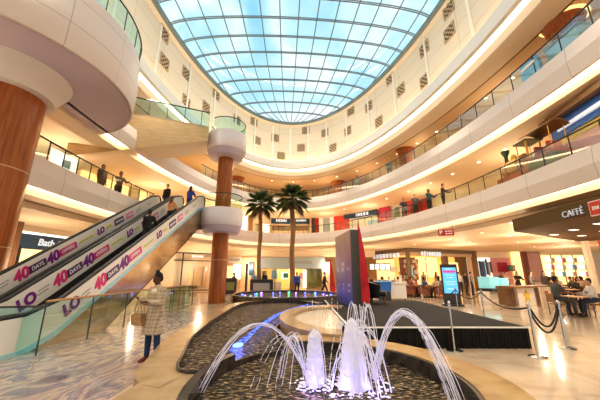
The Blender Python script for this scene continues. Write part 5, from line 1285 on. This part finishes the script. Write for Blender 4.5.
# blue crate and white serving trolley left of the diners
p = at_z(384.5, 301, 0)
t = empty('blue_crate', p, 'bright blue plastic crate on a low stand behind the stage, right of the black armchair', 'crate')
MB().box(p+V((0,0,.30)), (.7,.5,.5)).build('stand', K['dark'], t); b = MB(); b.slab([p+V(v) for v in ((-.36,-.26,.56),(.36,-.26,.56),(.42,-.30,1.15),(-.42,-.30,1.15))], (0,.58,0)); b.build('crate_body', K['blue'], t); MB().box(p+V((0,0,1.15)), (.92,.66,.06), bev=.02).build('rim', K['skyblue'], t)
p = at_z(397, 300, 0)
t = empty('serving_trolley', p, 'white draped serving trolley beside the blue crate', 'trolley')
MB().box(p+V((0,0,.55)), (1.1,.6,.9), bev=.03).build('cloth_cover', K['white'], t); MB().box(p+V((0,0,1.03)), (1.2,.7,.05)).build('tray', K['cornice'], t)
for x in (-.45,.45): MB().cyl(p+V((x,-.2,0)), p+V((x,-.2,.14)), .05, n=10).build('wheel', K['dark'], t)
for i, x in enumerate((-.35,-.05,.3)): tag(MB().lathe([(0,0),(.07,0),(.09,.10),(.05,.22),(.03,.34),(0,.34)], p+V((x,0,1.055)), 12).build('pitcher', K['steel'] if i%2 else K['white'], None, True), '%s pitcher on the white serving trolley' % ('left','middle','right')[i], 'pitcher', 'pitchers on the serving trolley', 'thing')
# black armchair on the stage behind the flag
bl = make_tub('leather_black'); bl.name = 'armchair'; bl.location = V((3.15,12.2,SZ)); bl.rotation_euler = (0,0,R(70)); bl.scale = (1.25,1.25,1.1); bl['label'] = 'low black armchair on the stage, right of the tall red flag'; del bl['group']
# cafe tables
def make_cafe_chair():
    t = empty('cafe_chair', (0,0,0), 'x', 'chair', 'dark cafe chairs')
    MB().box((0,0,.45), (.44,.44,.05), bev=.015).build('seat', K['brown'], t, world=False); MB().box((0,.21,.68), (.44,.04,.36), bev=.015).build('backrest', K['brown'], t, world=False)
    for x in (-.19,.19):
        for y in (-.19,.2): MB().cyl((x,y,0), (x,y,.45 if y < 0 else .62), .018, n=8).build('leg', K['dark'], t, world=False)
    return t
cch = make_cafe_chair(); ctab = make_table('cafe_table', .72, 'peach', 'cafe tables under the canopy')
def cafe(px, py, lab): p = at_z(px, py, 0); put_copy(ctab, 'caf', p, R(15), lab); return p
def cchair(p, a, lab, who=None, d=.66):
    q = p+V((math.cos(a)*d, math.sin(a)*d, 0)); put_copy(cch, 'cch', q, a-PI/2, lab)
    if who:
        heavy = 'heavy' in who['label']; r_, _d = person(loc=q+V((0,0,.02)), rz=a-PI/2, pose='sit', **who)
        if heavy: r_.scale = (1.16,1.12,1.03)
p = cafe(578, 316, 'cafe table between the man in grey and the person in the white patterned shirt')
cchair(p, R(172), 'cafe chair under the seated man in grey', dict(label='seated heavy man in a dark grey shirt at the front cafe table', h=1.76, top=(.10,.10,.10), bottom=(.07,.07,.075), skin='brown', vox=.018, sleeve=.6))
cchair(p, R(-20), 'cafe chair under the person in the white patterned shirt', dict(label='seated person in a white patterned shirt with back turned, at the front cafe table', h=1.72, top=(.70,.70,.72), bottom=(.04,.05,.1), skin='tan', vox=.018))
p = cafe(572, 303, 'second cafe table, behind the seated man in grey')
cchair(p, R(160), 'cafe chair at the left of the second cafe table', dict(label='person in a dark blue shirt at the second cafe table', h=1.70, top=(.10,.13,.20), skin='light'))
cchair(p, R(20), 'cafe chair at the right of the second cafe table', dict(label='person in black at the second cafe table', h=1.68, top=(.03,.03,.03), skin='tan'))
p = cafe(592, 300, 'third cafe table near the red kiosk')
cchair(p, R(100), 'cafe chair behind the third cafe table', dict(label='person in a red top near the red kiosk', h=1.66, top=(.5,.1,.08), skin='tan', style='long', female=True))
cchair(p, R(200), 'cafe chair at the left of the third cafe table', dict(label='person in beige near the red kiosk', h=1.70, top=(.55,.42,.3), skin='brown'))
p = cafe(563, 298, 'far cafe table behind the second cafe table, at its left')
cchair(p, R(170), 'cafe chair at the left of the far cafe table', dict(label='person in an orange top at the far cafe table', h=1.66, top=(.62,.28,.10), skin='brown', style='long', female=True, vox=.026))
cchair(p, R(60), 'cafe chair behind the far cafe table', dict(label='person in white behind the far cafe table', h=1.70, top=(.72,.70,.66), skin='light', vox=.026))
cchair(p, R(-30), 'cafe chair at the right of the far cafe table', dict(label='person in dark green at the far cafe table', h=1.70, top=(.06,.12,.07), skin='tan', vox=.026))
p = cafe(590, 294.5, 'farthest cafe table, near the cream corner post')
cchair(p, R(190), 'cafe chair at the left of the farthest cafe table', dict(label='person in slate blue at the farthest cafe table', h=1.68, top=(.16,.2,.28), skin='tan', vox=.026))
cchair(p, R(80), 'cafe chair behind the farthest cafe table', dict(label='person in maroon behind the farthest cafe table', h=1.68, top=(.3,.06,.08), skin='brown', vox=.026))
# a few people waiting before the restaurant
for i, (px, py, c_, lab) in enumerate(((401,291,(.70,.66,.60),'person in cream waiting at the restaurant counter'),(412,290.5,(.04,.04,.05),'person in black before the mahogany shelf'),(425,290.5,(.62,.30,.32),'person in rose before the mahogany shelf'),(438,290.5,(.66,.62,.58),'person in pale grey left of the digital kiosk'))):
    a = at_z(px, py, 0); person(lab, V((a.x,a.y,0)), R((20,160,-30,120)[i]), 1.68, 'stand', c_, (.05,.05,.06), ('tan','brown','light','tan')[i], style=('short','short','long','long')[i], female=i > 1, vox=.026)
# people at the counters
for i, (px, py, c_, lab, st_) in enumerate(((505,301,(.05,.05,.06),'person in black leaning at the lit display counter','short'),(509.5,299,(.55,.38,.25),'person in tan behind the service counter','short'),(521,299,(.03,.03,.04),'person in black with long hair behind the service counter','long'),(536,302,(.30,.28,.28),'person in grey standing right of the service counter','short'),(549,301,(.12,.09,.08),'person in brown behind the cafe board','long'))):
    a = at_z(px, py, 0)*1.0; person(lab, V((a.x*(1.16 if i == 0 else 1.06), a.y*(1.16 if i == 0 else 1.06), 0)), R((-30,10,-10,40,0)[i]), 1.70, 'rail' if i < 3 else 'stand', c_, (.05,.05,.06), ('brown','tan','light','tan','tan')[i], style=st_, vox=.026)
for i in range(3):
    a = at_z((462,468,474)[i], 297.5, 0); person(('person in a white shirt','person in black','person in a grey dress')[i]+' standing right of the digital kiosk', V((a.x*1.12,a.y*1.12,0)), R(30*i), 1.68, 'stand', ((.7,.68,.64),(.03,.03,.03),(.35,.33,.34))[i], (.05,.05,.07), ('tan','brown','light')[i], vox=.026)
# ================================================================== CAMERA
cam = bpy.data.cameras.new('camera'); co = bpy.data.objects.new('camera', cam); C.objects.link(co)
co.location = (0,0,EYE); co.rotation_euler = (R(90)+TILT, 0, 0); cam.sensor_width = 36; cam.lens = 36*FP/600; cam.clip_end = 300; cam.clip_start = .05
sc = bpy.context.scene; sc.camera = co
sc.view_settings.view_transform = 'Standard'; sc.view_settings.look = 'Medium High Contrast'; sc.view_settings.exposure = 0.08
sc.cycles.max_bounces = 8; sc.cycles.transparent_max_bounces = 16; sc.cycles.sample_clamp_indirect = 6; sc.cycles.caustics_reflective = False; sc.cycles.caustics_refractive = False
